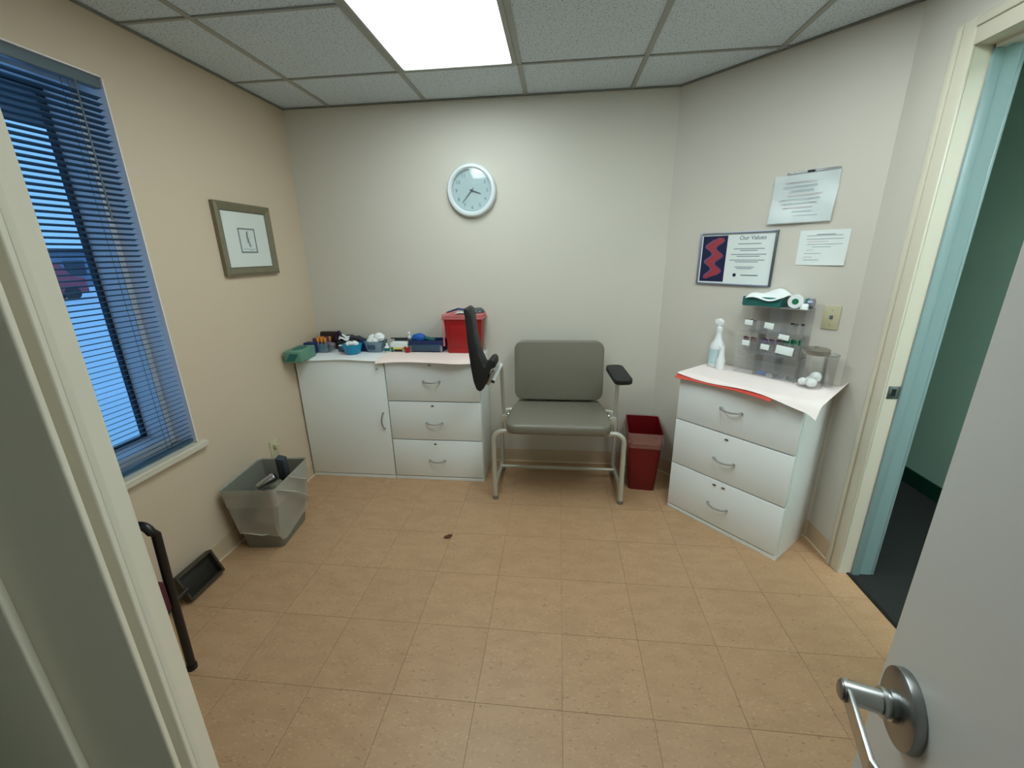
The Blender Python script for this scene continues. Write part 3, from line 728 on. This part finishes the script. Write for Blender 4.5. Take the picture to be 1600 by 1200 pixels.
# ------------------------------------------------------------------ wall clock
ck = thing('wall_clock', 'round white wall clock on the back wall reading twenty to four', 'clock', (-.549, YB, 1.885))
RX = Matrix.Rotation(PI/2, 4, 'X')
obj('rim', B().lathe([(.118, 0), (.148, 0), (.156, .010), (.156, .028), (.148, .040), (.134, .042), (.126, .034), (.124, .016)], (0, 0, 0), 64, RX), 'clock_rim', ck)
fc = obj('dial', B().lathe([(0, 0), (.128, 0), (.128, .014), (0, .014)], (0, 0, 0), 48, RX), 'clock_face', ck)
for k in range(1, 13):
    a = PI/2-k*PI/6; t_ = text('numeral', str(k), .030, 'clock_ink', fc, (.098*math.cos(a), -.0150, .098*math.sin(a)))
b = B()
for k in range(60):
    a = k*PI/30; r0 = .116 if k % 5 else .113
    b.box(r0, .120, -.0149, -.0138, -.0006, .0006, mt=Matrix.Rotation(-a, 4, 'Y'))
obj('minute_track', b, 'clock_ink', fc, smooth=False)
def hand(name, ang, ln, w, y):
    b = B().prism([(-w*.8, -ln*.2), (w*.8, -ln*.2), (w, 0), (w*.35, ln), (-w*.35, ln), (-w, 0)], y, y+.0012, Matrix.Rotation(ang, 4, 'Y') @ RX)
    obj(name, b, 'clock_hand', ck, smooth=False)
hand('hour_hand', math.radians(108), .062, .0045, .018); hand('minute_hand', math.radians(222), .094, .0030, .0205)
obj('hand_hub', B().lathe([(0, 0), (.007, 0), (.007, .004), (0, .005)], (0, -.0185, 0), 16, RX), 'clock_hand', ck)
obj('cover_glass', B().lathe([(0, .040), (.05, .039), (.09, .0365), (.126, .033), (.126, .031), (0, .038)], (0, 0, 0), 48, RX), 'coverglass', ck)

# ------------------------------------------------------------------ framed picture on the left wall
pf = thing('framed_picture', 'small pencil sketch in wide white mat and antique silver frame', 'picture', (XL, 2.299, 1.600), PI/2)
w2, h2 = .213, .186
def frame_profile(root, name, w2, h2, fw, d0, d1, m):
    corners = ((-w2, -h2, w2, -h2), (w2, -h2, w2, h2), (w2, h2, -w2, h2), (-w2, h2, -w2, -h2))
    for (xa, za, xb, zb) in corners:
        a, c = Vector((xa, 0, za)), Vector((xb, 0, zb)); d = (c-a).normalized(); n = Vector((-d.z, 0, d.x))
        ai, ci = a+(d+n)*fw, c+(-d+n)*fw; am, cm = a+(d+n)*fw*.35, c+(-d+n)*fw*.35
        t = bmesh.new(); f = Vector((0, -1, 0))
        sec = []
        for p0, pm_, p1 in ((a, am, ai), (c, cm, ci)):
            sec.append([t.verts.new(v) for v in (p0, p0+f*d0*.8, pm_+f*d0, p1+f*d1, p1)])
        A_, C_ = sec
        for k in range(5): t.faces.new((A_[k], A_[(k+1) % 5], C_[(k+1) % 5], C_[k]))
        t.faces.new(A_[::-1]); t.faces.new(C_); bmesh.ops.recalc_face_normals(t, faces=t.faces)
        obj(name, B()._add(t, Matrix()), m, root, smooth=False)
frame_profile(pf, 'frame_side', w2, h2, .040, .028, .016, 'pic_frame')
obj('mat_board', B().box(-w2+.036, w2-.036, -.012, -.004, -h2+.036, h2-.036), 'mat_board', pf, smooth=False)
frame_profile(pf, 'frame_lip', w2-.040, h2-.040, .004, .016, .013, 'pic_frame_dark')
sk = obj('sketch_sheet', B().box(-.068, .062, -.0135, -.0118, -.068, .062), 'paper', pf, smooth=False)
b = B()
for x0, x1, z0, z1 in ((-.068, .062, .054, .062), (-.068, .062, -.068, -.060), (-.068, -.061, -.068, .062), (.054, .062, -.068, .062)): b.box(x0, x1, -.0145, -.0132, z0, z1)
obj('sketch_border', b, 'sketch_ink', sk, smooth=False)
b = B()
for p in ([(0, 0, .045), (-.004, 0, .02), (.0, 0, 0), (.006, 0, -.025), (.012, 0, -.035)], [(-.014, 0, .008), (0, 0, .004), (.018, 0, .010)], [(-.010, 0, .030), (-.004, 0, .02)], [(.0, 0, .0), (-.012, 0, -.012)], [(-.05, 0, -.050), (-.02, 0, -.045), (.01, 0, -.052), (.04, 0, -.046)]):
    b.tube([(x, -.0138, z) for x, _, z in p], .0026 if len(p) < 5 else .0060, 6, flat=.3)
obj('sketch_drawing', b, 'sketch_ink', sk)
obj('picture_glass', B().box(-w2+.042, w2-.042, -.0165, -.0155, -h2+.042, h2-.042), 'coverglass', pf, smooth=False)

# ------------------------------------------------------------------ notices on the slanted wall
def wall_thing(name, label, cat, s, z, off=0): return thing(name, label, cat, dpt(s, off, z), DIAG)
vp = wall_thing('values_poster', 'landscape poster headed Our Values with red ribbon on navy, metal frame', 'poster', .435, 1.452)
vw, vh = .208, .141
obj('backing', B().box(-vw+.004, vw-.004, -.006, 0, -vh+.004, vh-.004), 'paper', vp, smooth=False)
b = B(); b.box(-vw, -vw+.010, -.014, 0, -vh, vh, .002); b.box(-vw+.01, vw-.01, -.014, 0, vh-.009, vh, .002)
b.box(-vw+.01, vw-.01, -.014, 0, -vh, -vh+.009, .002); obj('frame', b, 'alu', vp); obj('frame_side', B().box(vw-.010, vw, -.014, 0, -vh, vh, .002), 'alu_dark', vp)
npn = obj('navy_panel', B().box(-vw+.018, -.048, -.0072, -.006, -vh+.017, vh-.017), 'navy_print', vp, smooth=False)
xs = -.118
def wave(name, off, w, m, y):
    tm = bmesh.new(); L_, R_2 = [], []
    for k in range(49):
        a = k/48; z = .112-a*.222
        x = xs+off+.021*math.cos((a-.06)*2*PI/.37)+(.022*(1-a/.10) if a < .10 else 0)-(.018*(a-.9)/.10 if a > .9 else 0)
        ww = w*min(1, .35+a*7)*min(1, .3+(1-a)*7)
        L_.append(tm.verts.new((x-ww, y, z+ww*.3))); R_2.append(tm.verts.new((x+ww, y, z-ww*.0)))
    for k in range(48): tm.faces.new((L_[k], R_2[k], R_2[k+1], L_[k+1]))
    bmesh.ops.recalc_face_normals(tm, faces=tm.faces); bmesh.ops.solidify(tm, geom=list(tm.faces), thickness=.0003)
    obj(name, B()._add(tm, Matrix()), m, npn, smooth=False)
wave('ribbon_outline', -.001, .034, 'violet_print', -.0076); wave('ribbon', .001, .026, 'red_print', -.0083)  # wider violet print behind the red ribbon
text('headline', 'Our Values', .030, 'dark_ink', vp, (.085, -.0064, .108))
for k, (z, w, m, dx) in enumerate(((.078, .060, 'grey_ink', 0), (.053, .080, 'grey_ink', 0), (.044, .045, 'grey_ink', 0), (.024, .092, 'grey_ink', 0), (.014, .060, 'grey_ink', 0), (-.006, .092, 'grey_ink', -.005), (-.015, .060, 'grey_ink', -.005), (-.042, .052, 'grey_ink', -.012), (-.050, .040, 'grey_ink', -.012), (-.085, .045, 'dark_ink', .02))):
    obj('text_line', B().box(.072+dx-w, .072+dx+w, -.0066, -.006, z-.0024, z+.0024), m, vp, smooth=False)
obj('round_emblem', B().lathe([(0, 0), (.0095, 0), (.0095, .001), (0, .001)], (.012, -.006, -.085), 20, RX), 'navy_print', vp)
# upper notice in a plastic sleeve
un = wall_thing('notice_in_sleeve', 'wrinkled handwritten notice in plastic sleeve, highest on the slanted wall', 'notice', .723, 1.73)
def fs(a, c):
    return ((a-.5)*.272+(.5-c)*-.004, -.006-.004*math.sin(c*7+a*3)*math.sin(a*5)-.010*(1-c)**3, (c-.5)*.215)
obj('sheet', B().grid(fs, 16, 14, .0006), 'paper', un)
def fs2(a, c):
    x, y, z = fs(a, c); return (x*1.03, y-.003-.0015*math.sin(a*11+c*9), z*1.05)
obj('sleeve', B().grid(fs2, 20, 16, .0003), 'sleeve', un)
obj('sleeve_header', B().box(-.085, .135, -.006, -.003, .108, .121, .001), 'acrylic_edge', un)
obj('clip', B().box(.004, .034, -.012, 0, .111, .121, .002), 'black_gloss', un)
rr = random.Random(4)
for k in range(9):
    z = .075-k*.019; w = rr.uniform(.03, .075)
    obj('text_line', B().box(-.02+rr.uniform(-.03, .03)-w, .01+w, -.0150, -.0144, z-.0012, z+.0012), 'grey_ink' if k % 3 else 'pink_ink', un, smooth=False)
# lower notice
ln_ = wall_thing('typed_notice', 'plain white typed notice taped up between plastic sleeve notice and switch plate', 'notice', .841, 1.503)
obj('sheet', B().grid(lambda a, c: ((a-.5)*.203, -.0015-.006*(1-c)**4*a, (c-.5)*.160), 10, 10, .0004), 'paper', ln_)
for k, (z, x0, x1, m) in enumerate(((.060, -.03, .045, 'dark_ink'), (.055, -.07, .075, 'grey_ink'), (.040, -.07, .080, 'grey_ink'), (.028, -.065, .020, 'pink_ink'), (.016, -.065, .080, 'grey_ink'), (.004, -.04, .035, 'grey_ink'), (-.010, -.065, -.03, 'pink_ink'), (-.026, -.07, .0, 'grey_ink'), (-.042, -.07, -.035, 'pink_ink'), (-.055, -.07, -.005, 'grey_ink'))):
    obj('text_line', B().box(x0, x1, -.0030 if z > -.04 else -.0042, -.0012, z-.0011, z+.0011), m, ln_, smooth=False)
# plates
spx = wall_thing('wall_plate', 'ivory single jack wall plate right of the specimen rack', 'wall plate', .935, 1.183)
obj('plate', B().box(-.035, .035, -.006, 0, -.057, .057, .003), 'beige_plate', spx); obj('jack', B().box(-.006, .008, -.009, -.005, -.006, .010, .001), 'dark_ink', spx)
for z in (-.035, .035): obj('screw', B().lathe([(0, 0), (.003, 0), (0, .0012)], (0, -.006, z), 10, RX), 'chrome_dark', spx)
op = thing('outlet_plate', 'ivory wall outlet above the grey wastebasket', 'outlet', (XL, 2.185, .375), PI/2)
obj('plate', B().box(-.035, .035, -.006, 0, -.057, .057, .003), 'beige_plate', op)
for z in (-.022, .022): obj('socket', B().lathe([(0, 0), (.015, 0), (.015, .002), (0, .002)], (0, -.006, z), 16, RX), 'sill', op)
obj('plug', B().box(-.014, .014, -.032, -.007, .008, .036, .004), 'beige_plate', op)

# ------------------------------------------------------------------ things on the left cabinets
ZC = CHL+.0050
gx = thing('glove_box', 'teal patterned tissue glove box overhanging the front left corner of the cabinet', 'box', (-1.668, 2.515, ZC), math.radians(6))
obj('carton', B().box(-.053, .053, -.115, .095, 0, .072, .004), 'teal_box', gx)
obj('tear_opening', B().lathe([(0, 0), (.035, 0), (.035, .001), (0, .001)], (0, 0, .072), 24, Matrix.Diagonal((1, 2, 1, 1))), 'teal_dark', gx)
obj('end_print', B().prism([(-.045, .01), (.012, .01), (.042, .055), (-.01, .060)], .1145, .1162, RX), 'teal_dark', gx)
wr = thing('tape_roll_case', 'dark blue pouch behind the teal glove box', 'pouch', (-1.688, 2.665, ZC), .0)
obj('case', B().box(-.038, .038, -.03, .03, 0, .062, .012, 3), 'navy', wr); obj('flap', B().box(-.034, .034, -.033, .025, .060, .080, .009, 3), 'navy', wr)
# orange capped tube box
ob = thing('tube_bin', 'small clear bin of orange and mauve capped specimen tubes', 'bin', (-1.645, 2.745, ZC), 0)
obj('bin', B().box(-.055, .055, -.045, .045, 0, .055, .003), 'bluebin', ob)
tb = None
k = 0
for ix in range(4):
    for iy in range(3):
        t = thing('specimen_tube', '%s capped specimen tube, %s row, %s in the small clear bin' % ('orange' if (ix+iy) % 4 else 'purple', ('front', 'middle', 'back')[iy], ('leftmost', 'second from left', 'third from left', 'rightmost')[ix]), 'tube', (-1.645-.039+ix*.026, 2.745-.03+iy*.03, ZC+.004), 0, 'capped tubes in the small clear bin')
        obj('glass_tube', B().lathe([(0, 0), (.0085, .002), (.0085, .07), (0, .07)], (0, 0, 0), 10), 'violet_grey', t)
        obj('cap', B().lathe([(0, .068), (.0105, .068), (.0105, .090), (.009, .094), (0, .094)], (0, 0, 0), 10), 'orange' if (ix+iy) % 4 else 'purple', t)
bt = thing('specimen_jar', 'small clear mauve jar in front of the tube bin', 'jar', (-1.560, 2.715, ZC))
obj('body', B().lathe([(0, 0), (.024, 0), (.026, .004), (.026, .045), (.020, .052), (0, .052)]), 'smoke_acrylic', bt); obj('lid', B().lathe([(0, .050), (.022, .050), (.022, .064), (0, .064)]), 'violet_grey', bt)
bp_ = thing('blood_pressure_cuff', 'crumpled charcoal and plum blood pressure cuff heaped at the back', 'cuff', (-1.475, 2.800, ZC))
obj('cuff_roll', B().blob((.02, 0, .052), (.105, .035, .052), .16, 3, 2), 'greycloth', bp_)
obj('cuff_strap', B().tube([(-.09, -.01, .07), (-.08, -.01, .115), (-.06, -.01, .128), (-.04, -.02, .10), (.0, -.02, .075), (.05, -.02, .085), (.10, -.02, .07), (.125, -.03, .045)], [.014, .016, .017, .016, .014, .015, .014, .010], 10, flat=.6), 'plum', bp_)
obj('hose', B().tube([(-.10, .01, .09), (-.08, .0, .12), (-.03, -.03, .06), (.04, -.035, .05), (.11, -.03, .062)], .006, 8), 'black_gloss', bp_)
obj('paper_wrap', B().grid(lambda a, c: (-.055+a*.075, -.042+c*.022, .078+c*.030+.008*math.sin(a*6)), 8, 3, .001), 'paper', bp_)
dt = thing('supply_tray', 'long low dark tray with white sheets under the charcoal cuff', 'tray', (-1.475, 2.745, ZC))
obj('tray', B().box(-.05, .09, -.02, .01, 0, .032, .004), 'navy_grey', dt); obj('sheet', B().box(-.045, .07, -.020, .01, .034, .040, .001, rot=Matrix.Rotation(.10, 4, 'Y')), 'paper', dt)
# dark tray corner box
tag(obj('leather_case', B().box(-.07, .07, -.018, .018, 0, .125, .010, 3), 'brown', None, (-1.625, 2.826, ZC)), 'dark brown case standing in the corner behind the tube bin', 'case')
cb = thing('bowl', 'bright cyan plastic bowl filled with white swabs', 'bowl', (-1.395, 2.680, ZC))
obj('bowl', B().lathe([(0, 0), (.042, 0), (.050, .010), (.060, .035), (.066, .062), (.069, .064), (.066, .066), (.062, .062), (.054, .03), (.044, .010), (0, .008)], seg=36), 'cyan', cb)
for k in range(5): tag(obj('swab', B().blob((0, 0, 0), (.022, .02, .016), .18, 2, k), 'cotton', None, (-1.395+.026*math.cos(k*1.3), 2.680+.022*math.sin(k*1.3), ZC+.066)), 'white cotton swab at the %s of the heap in the cyan bowl' % ('right', 'back right', 'back left', 'front left', 'front right')[k], 'swab', 'swabs in the cyan bowl')
nb = thing('tape_dispenser', 'dark navy dispenser just right of the cyan bowl', 'dispenser', (-1.345, 2.775, ZC))
obj('body', B().prism([(-.03, 0), (.03, 0), (.03, .045), (.01, .075), (-.02, .078), (-.03, .05)], -.05, .03, RX, .004), 'navy', nb); obj('tape', B().lathe([(.012, -.01), (.026, -.01), (.026, .01), (.012, .01), (.012, -.01)], (0, -.0, .06), 20, RX), 'navy_grey', nb)
sb = thing('supply_bin', 'smoky blue open bin heaped with white cotton', 'bin', (-1.262, 2.765, ZC))
obj('bin', taper(B(), .10, .09, .135, .11, 0, .072, .003, .012), 'bluebin', sb)
obj('label', B().box(-.04, .015, -.0530, -.0505, .018, .05, .001), 'navy_grey', sb)
for k, (dx, dy, dz, r) in enumerate(((-.025, -.01, .066, .034), (.028, .0, .092, .040), (-.03, .02, .085, .03), (.005, -.02, .070, .03))):
    tag(obj('cotton_ball', B().blob((0, 0, 0), (r, r*.85, r*.85), .10, 3, k+20), 'cotton', None, (-1.262+dx, 2.765+dy, ZC+dz)), ('front left cotton ball in the smoky blue bin', 'topmost and largest cotton ball in the smoky blue bin', 'back left cotton ball in the smoky blue bin', 'front middle cotton ball in the smoky blue bin')[k], 'cotton ball', 'cotton balls in the smoky blue bin')
def bottle(name, label, loc, prof, m, cap, mcap, extra=None, cat='bottle'):
    t = thing(name, label, cat, loc); obj('body', B().lathe(prof, seg=24), m, t); obj('cap', B().lathe(cap, seg=18), mcap, t)
    if extra: extra(t)
    return t
bottle('dropper_bottle', 'tiny white and teal dropper bottle between smoky bin and yellow box', (-1.168, 2.725, ZC), [(0, 0), (.017, 0), (.018, .004), (.018, .034), (.008, .044), (0, .044)], 'white', [(0, .043), (.008, .043), (.006, .062), (0, .064)], 'white',
       lambda t: obj('label', B().lathe([(.0183, .008), (.0186, .008), (.0186, .03), (.0183, .03)], seg=24), 'teal_dark', t))
tag(obj('small_bottle', B().lathe([(0, 0), (.011, 0), (.011, .028), (.008, .032), (0, .032)], seg=16), 'green', None, (-1.134, 2.740, ZC)), 'small green bottle beside the dropper bottle', 'bottle')
yb_ = thing('label_box', 'white carton with yellow front edge holding labels', 'box', (-1.085, 2.770, ZC))
obj('carton', B().box(-.062, .062, -.035, .035, 0, .062, .002), 'paper', yb_); obj('yellow_band', B().box(-.045, .058, -.0375, -.034, .018, .030, .0005), 'yellow', yb_); obj('dark_slot', B().box(-.035, .022, -.0375, -.034, .002, .016, .0005), 'brown', yb_)
tag(obj('pen', B().tube([(-.085, 0, 0), (.08, 0, 0)], [.004, .0045], 8), 'black_gloss', None, (-1.085, 2.815, ZC+.079)), 'black pen lying along the shelf behind the label carton', 'pen')
tag(obj('book_stack', B().box(-.06, .055, -.010, .010, 0, .074, .002), 'greycloth', None, (-1.085, 2.825, ZC)), 'slim dark grey holder behind the label carton', 'holder')
bottle('pump_bottle', 'slim white pump bottle left of the navy tray', (-1.015, 2.765, ZC), [(0, 0), (.019, 0), (.021, .004), (.021, .075), (.011, .092), (0, .092)], 'smoke_acrylic', [(0, .09), (.010, .09), (.010, .104), (.004, .106), (.004, .120), (0, .120)], 'white',
       lambda t: obj('pump_head', B().box(-.011, .008, -.006, .006, .118, .134, .004), 'white', t))
rc = thing('red_cup', 'small red medicine cup in front of the pump bottle', 'cup', (-1.022, 2.722, ZC))
obj('cup', B().lathe([(0, 0), (.017, 0), (.021, .036), (.021, .038), (.019, .038), (.015, .003), (0, .003)], seg=24), 'red', rc); obj('tab', B().box(-.034, -.018, -.006, .006, .026, .030, .001), 'red', rc)
nt_ = thing('navy_tray', 'navy blue instrument tray with clear front corners', 'tray', (-.893, 2.785, ZC))
obj('tray', taper(B(), .235, .10, .25, .115, 0, .080, .004, .01), 'navy', nt_); obj('front_band', B().box(-.108, .108, -.0600, -.0555, .006, .052, .001), 'navy_grey', nt_)
for s in (-1, 1): obj('corner_clip', B().box(s*.108-.009, s*.108+.009, -.0625, -.056, .004, .044, .001), 'acrylic_edge', nt_)
tag(obj('blue_wrap_roll', B().blob((0, 0, 0), (.052, .036, .032), .06, 3, 9), 'blue', None, (-.955, 2.785, ZC+.088)), 'rounded bright blue bandage roll on the navy tray', 'bandage')
tag(obj('green_packet', B().box(-.035, .035, -.02, .02, 0, .016, .005, rot=Matrix.Rotation(.25, 4, 'Y')), 'teal_dark', None, (-.875, 2.785, ZC+.074)), 'flat dark green packet on the navy tray', 'packet')
# sharps container
sc = thing('sharps_container', 'large red sharps container with pink translucent lid', 'sharps container', (-.622, 2.765, ZC))
obj('body', taper(B(), .225, .115, .258, .140, 0, .235, .003, .014), 'red', sc); obj('inner_fill', B().box(-.105, .105, -.050, .050, .02, .215), 'red_dark', sc, smooth=False)
obj('lid', B().box(-.136, .136, -.077, .077, .236, .262, .006), 'pink_clear', sc); obj('lid_lip', B().box(-.14, .14, -.080, .080, .228, .238, .003), 'pink_clear', sc)
obj('lid_edge', B().box(-.136, -.124, -.075, -.070, .05, .23, .002), 'pink_clear', sc)
obj('front_recess', B().box(-.09, .09, -.0675, -.0620, .045, .19, .003, rot=Matrix.Rotation(math.radians(3), 4, 'X')), 'red', sc)
tag(obj('navy_strap', B().tube([(-.09, 0, .006), (-.05, 0, .018), (-.01, -.01, .030), (.03, 0, .024), (.06, .01, .010)], [.007, .010, .013, .012, .008], 8, flat=.6), 'navy', None, (-.645, 2.745, ZC+.262)), 'dark navy tourniquet strap on the sharps container lid', 'strap')
tag(obj('white_label_sheet', B().grid(lambda a, c: ((a-.5)*.09, (c-.5)*.10, .004+.008*math.sin(a*3)), 6, 4, .0008), 'paper', None, (-.625, 2.730, ZC+.262)), 'white paper slip on the sharps container lid', 'paper')
tag(obj('grey_glove_bundle', B().blob((0, 0, .018), (.045, .04, .022), .12, 3, 14), 'alu_dark', None, (-.530, 2.775, ZC+.256)), 'grey bundle on the right end of the sharps container lid', 'bundle')

# ------------------------------------------------------------------ things on the slanted-wall cabinet
ZR = CH+.0065
def dth(name, label, cat, s, off, z=ZR, dr=0): return thing(name, label, cat, dpt(s, off, z), DIAG+dr)
spb = dth('spray_bottle', 'white spray bottle standing left of the specimen rack', 'bottle', .448, .085)
obj('body', B().lathe([(0, 0), (.036, 0), (.040, .006), (.040, .115), (.036, .132), (.022, .155), (.016, .180), (.014, .205), (0, .205)], seg=32), 'white', spb)
obj('label', B().lathe([(.0402, .020), (.0406, .020), (.0406, .105), (.0402, .105)], seg=32), 'clock_face', spb)
hd = obj('sprayer', B().lathe([(0, .203), (.017, .203), (.017, .224), (.012, .228), (.010, .240), (0, .240)], seg=20), 'white', spb)
obj('sprayer_head', B().prism([(-.030, .240), (.022, .238), (.020, .262), (-.004, .276), (-.030, .268)], -.011, .011, RX, .004), 'white', hd)
obj('trigger', B().prism([(.018, .244), (.027, .226), (.031, .205), (.027, .204), (.021, .222), (.011, .240)], -.005, .005, RX, .001), 'smoke_acrylic', hd)
wc_ = dth('white_bottle', 'small plain white squeeze bottle in front of the spray bottle', 'bottle', .500, .130)
obj('body', B().lathe([(0, 0), (.021, 0), (.022, .004), (.022, .055), (.016, .070), (.013, .110), (0, .112)], seg=24), 'white', wc_); obj('cap', B().lathe([(0, .110), (.0135, .110), (.0125, .128), (0, .130)], seg=20), 'white', wc_)
# acrylic specimen rack
rk = dth('specimen_rack', 'clear acrylic multi compartment specimen rack on the cabinet', 'rack', .718, .062)
rw, rd, rh = .150, .052, .362
obj('back_panel', B().box(-rw, rw, rd-.003, rd, 0, rh, .0008), 'acrylic', rk)
for s in (-1, 1): obj('side_panel', B().box(s*rw-.0015, s*rw+.0015, -rd, rd, 0, rh, .0006), 'smoke_acrylic', rk)
for x in (-.05, .05): obj('divider', B().box(x-.0012, x+.0012, -rd+.004, rd-.003, .0, rh-.01, .0005), 'acrylic', rk)
for z in (.002, .115, .225, rh): obj('shelf', B().box(-rw, rw, -rd, rd, z-.0015, z+.0015, .0006), 'acrylic_edge' if z > .3 else 'smoke_acrylic', rk)
for z0, z1 in ((.004, .085), (.118, .195), (.228, .290)): obj('front_panel', B().box(-rw, rw, -rd-.0015, -rd+.0015, z0, z1, .0006), 'smoke_acrylic', rk)
for x, z, w, h, tl in ((-.105, .276, .020, .013, 0), (-.004, .270, .022, .015, .1), (.072, .222, .024, .013, .1), (-.105, .168, .019, .014, .0), (-.008, .160, .021, .014, .05), (.085, .157, .040, .021, .08)):
    obj('label', B().box(x-w, x+w, -rd-.0035, -rd-.0018, z-h, z+h, .0003, rot=Matrix.Rotation(tl, 4, 'Y')), 'paper', rk)
def row(n, x0, x1, z, m, label, grp, hh=.020, r=.0075):
    for k in range(n):
        s = .718+x0+(x1-x0)*(k+.5)/n
        t = thing('vial', ('%s ' % (('only', 'leftmost', 'second', 'third', 'fourth', 'rightmost')[0 if n == 1 else (5 if k == n-1 else k+1)]))+label, 'vial', dpt(s, .062+(.024 if k % 2 else .006), ZR+z), DIAG, grp)
        obj('vial_body', B().lathe([(0, 0), (r, .001), (r, .055), (0, .055)], seg=10), 'smoke_acrylic', t); obj('cap', B().lathe([(0, .054), (r*1.2, .054), (r*1.2, .054+hh), (0, .056+hh)], seg=10), m, t)
row(4, -.142, -.066, .118, 'maroon', 'maroon capped vial in the left middle pocket of the specimen rack', 'maroon capped vials in the rack')
row(5, -.044, .040, .120, 'purple', 'purple capped vial in the centre middle pocket of the specimen rack', 'purple capped vials in the rack')
row(5, .056, .140, .128, 'green', 'green capped vial in the right middle pocket of the specimen rack', 'green capped vials in the rack', .026)
row(2, -.125, -.075, .228, 'greycloth', 'grey capped vial in the top left pocket of the specimen rack', 'grey capped vials in the top left pocket', .004)
row(3, .070, .142, .226, 'black_gloss', 'black capped vial in the top right pocket of the specimen rack', 'black capped vials in the top right pocket', .008)
tag(obj('blue_stopper', B().tube([(-.02, 0, 0), (.02, 0, 0)], .008, 10), 'blue', None, dpt(.703, .085, ZR+.014), DIAG), 'blue stopper lying in the lowest compartment of the specimen rack', 'stopper')
for k, x in enumerate((.045, .075, .105, .125)):
    tag(obj('needle_packet', B().box(-.012, .012, -.008, .008, 0, .012, .003), 'dark_ink' if k % 2 else 'greycloth', None, dpt(.718+x, .07+.01*(k % 2), ZR+.006), DIAG+k), '%s small grey packet in the lowest right compartment of the specimen rack' % ('leftmost', 'second', 'third', 'rightmost')[k], 'packet', 'grey packets in the rack')
# on top of the rack
gt = dth('glove_carton', 'dark teal carton with white tissue pulled out, lying on the specimen rack', 'box', .668, .064, ZR+rh+.002)
obj('carton', B().box(-.105, .080, -.050, .050, 0, .045, .003), 'teal_dark', gt)
def ft(a, c):
    return (-.085+a*.185, -.066+c*.12, .050+.020*math.sin(a*PI)*(.4+c)+.010*math.sin(a*7+c*3)-.022*max(0, .5-c)*(1+math.sin(a*4)))
obj('tissue', B().grid(ft, 14, 8, .0015), 'cotton', gt)
tr = dth('tape_roll', 'white tape roll with dark green core on the right of the specimen rack', 'tape roll', .802, .080, ZR+rh+.035, .2)
obj('roll', B().lathe([(.014, -.016), (.032, -.016), (.033, 0), (.032, .016), (.014, .016), (.014, -.016)], (0, 0, 0), 28, RX), 'white', tr); obj('core', B().lathe([(0, -.014), (.0142, -.014), (.0142, .017), (0, .017)], (0, 0, 0), 20, RX), 'green', tr)
gr = dth('gauze_bundle', 'grey and white gauze bundle beside the tape roll on the rack', 'gauze', .838, .045, ZR+rh+.002)
obj('roll', B().tube([(-.02, .0, .024), (.03, .0, .026)], .022, 14), 'alu', gr); obj('band', B().tube([(.0, .0, .025), (.008, .0, .025)], .0232, 14), 'green', gr)
cp2 = dth('ointment_pot', 'small white pot standing at the right end of the rack top', 'pot', .848, .098, ZR+rh+.002)
obj('cap', B().lathe([(0, 0), (.016, 0), (.016, .022), (.013, .026), (0, .026)], seg=20), 'white', cp2); obj('cap_rim', B().lathe([(.016, 0), (.0175, 0), (.0175, .004), (.016, .004)], seg=20), 'white', cp2)
# jar
jr = dth('glass_jar', 'clear glass canister with steel lid and cotton balls inside', 'jar', .938, .120)
obj('glass_body', B().lathe([(0, 0), (.050, 0), (.054, .006), (.054, .160), (.050, .168), (.0475, .168), (.051, .158), (.051, .010), (0, .006)], seg=36), 'glassclear', jr)
ldj = obj('lid', B().lathe([(0, .165), (.055, .165), (.057, .170), (.057, .188), (.050, .192), (0, .193)], seg=36), 'steel_lid', jr); obj('lid_knob', B().lathe([(0, .192), (.008, .192), (.009, .200), (0, .203)], seg=16), 'steel_lid', ldj)
for k, (dx, dy, dz, r) in enumerate(((-.027, -.01, .026, .019), (.012, -.018, .030, .023), (.016, .012, .052, .025), (-.005, .018, .028, .022), (.024, -.008, .062, .020))):
    p = dpt(.938+dx, .120-dy, ZR+dz)
    tag(obj('cotton_ball', B().blob((0, 0, 0), (r, r, r*.95), .06, 3, k+40), 'cotton', None, p), ('leftmost cotton ball on the glass canister floor', 'front middle cotton ball on the glass canister floor', 'upper back cotton ball inside the glass canister', 'rear middle cotton ball low inside the glass canister', 'topmost right cotton ball inside the glass canister')[k], 'cotton ball', 'cotton balls in the glass canister')
c2 = dth('clear_cup', 'empty clear plastic cup against the wall right of the glass canister', 'cup', .984, .040)
obj('cup', B().lathe([(0, 0), (.026, 0), (.029, .155), (.0275, .155), (.0245, .002), (0, .002)], seg=28), 'acrylic', c2); obj('rim', B().lathe([(.029, .151), (.0305, .153), (.0305, .157), (.0275, .157)], seg=28), 'acrylic_edge', c2)
bpy.context.view_layer.update()
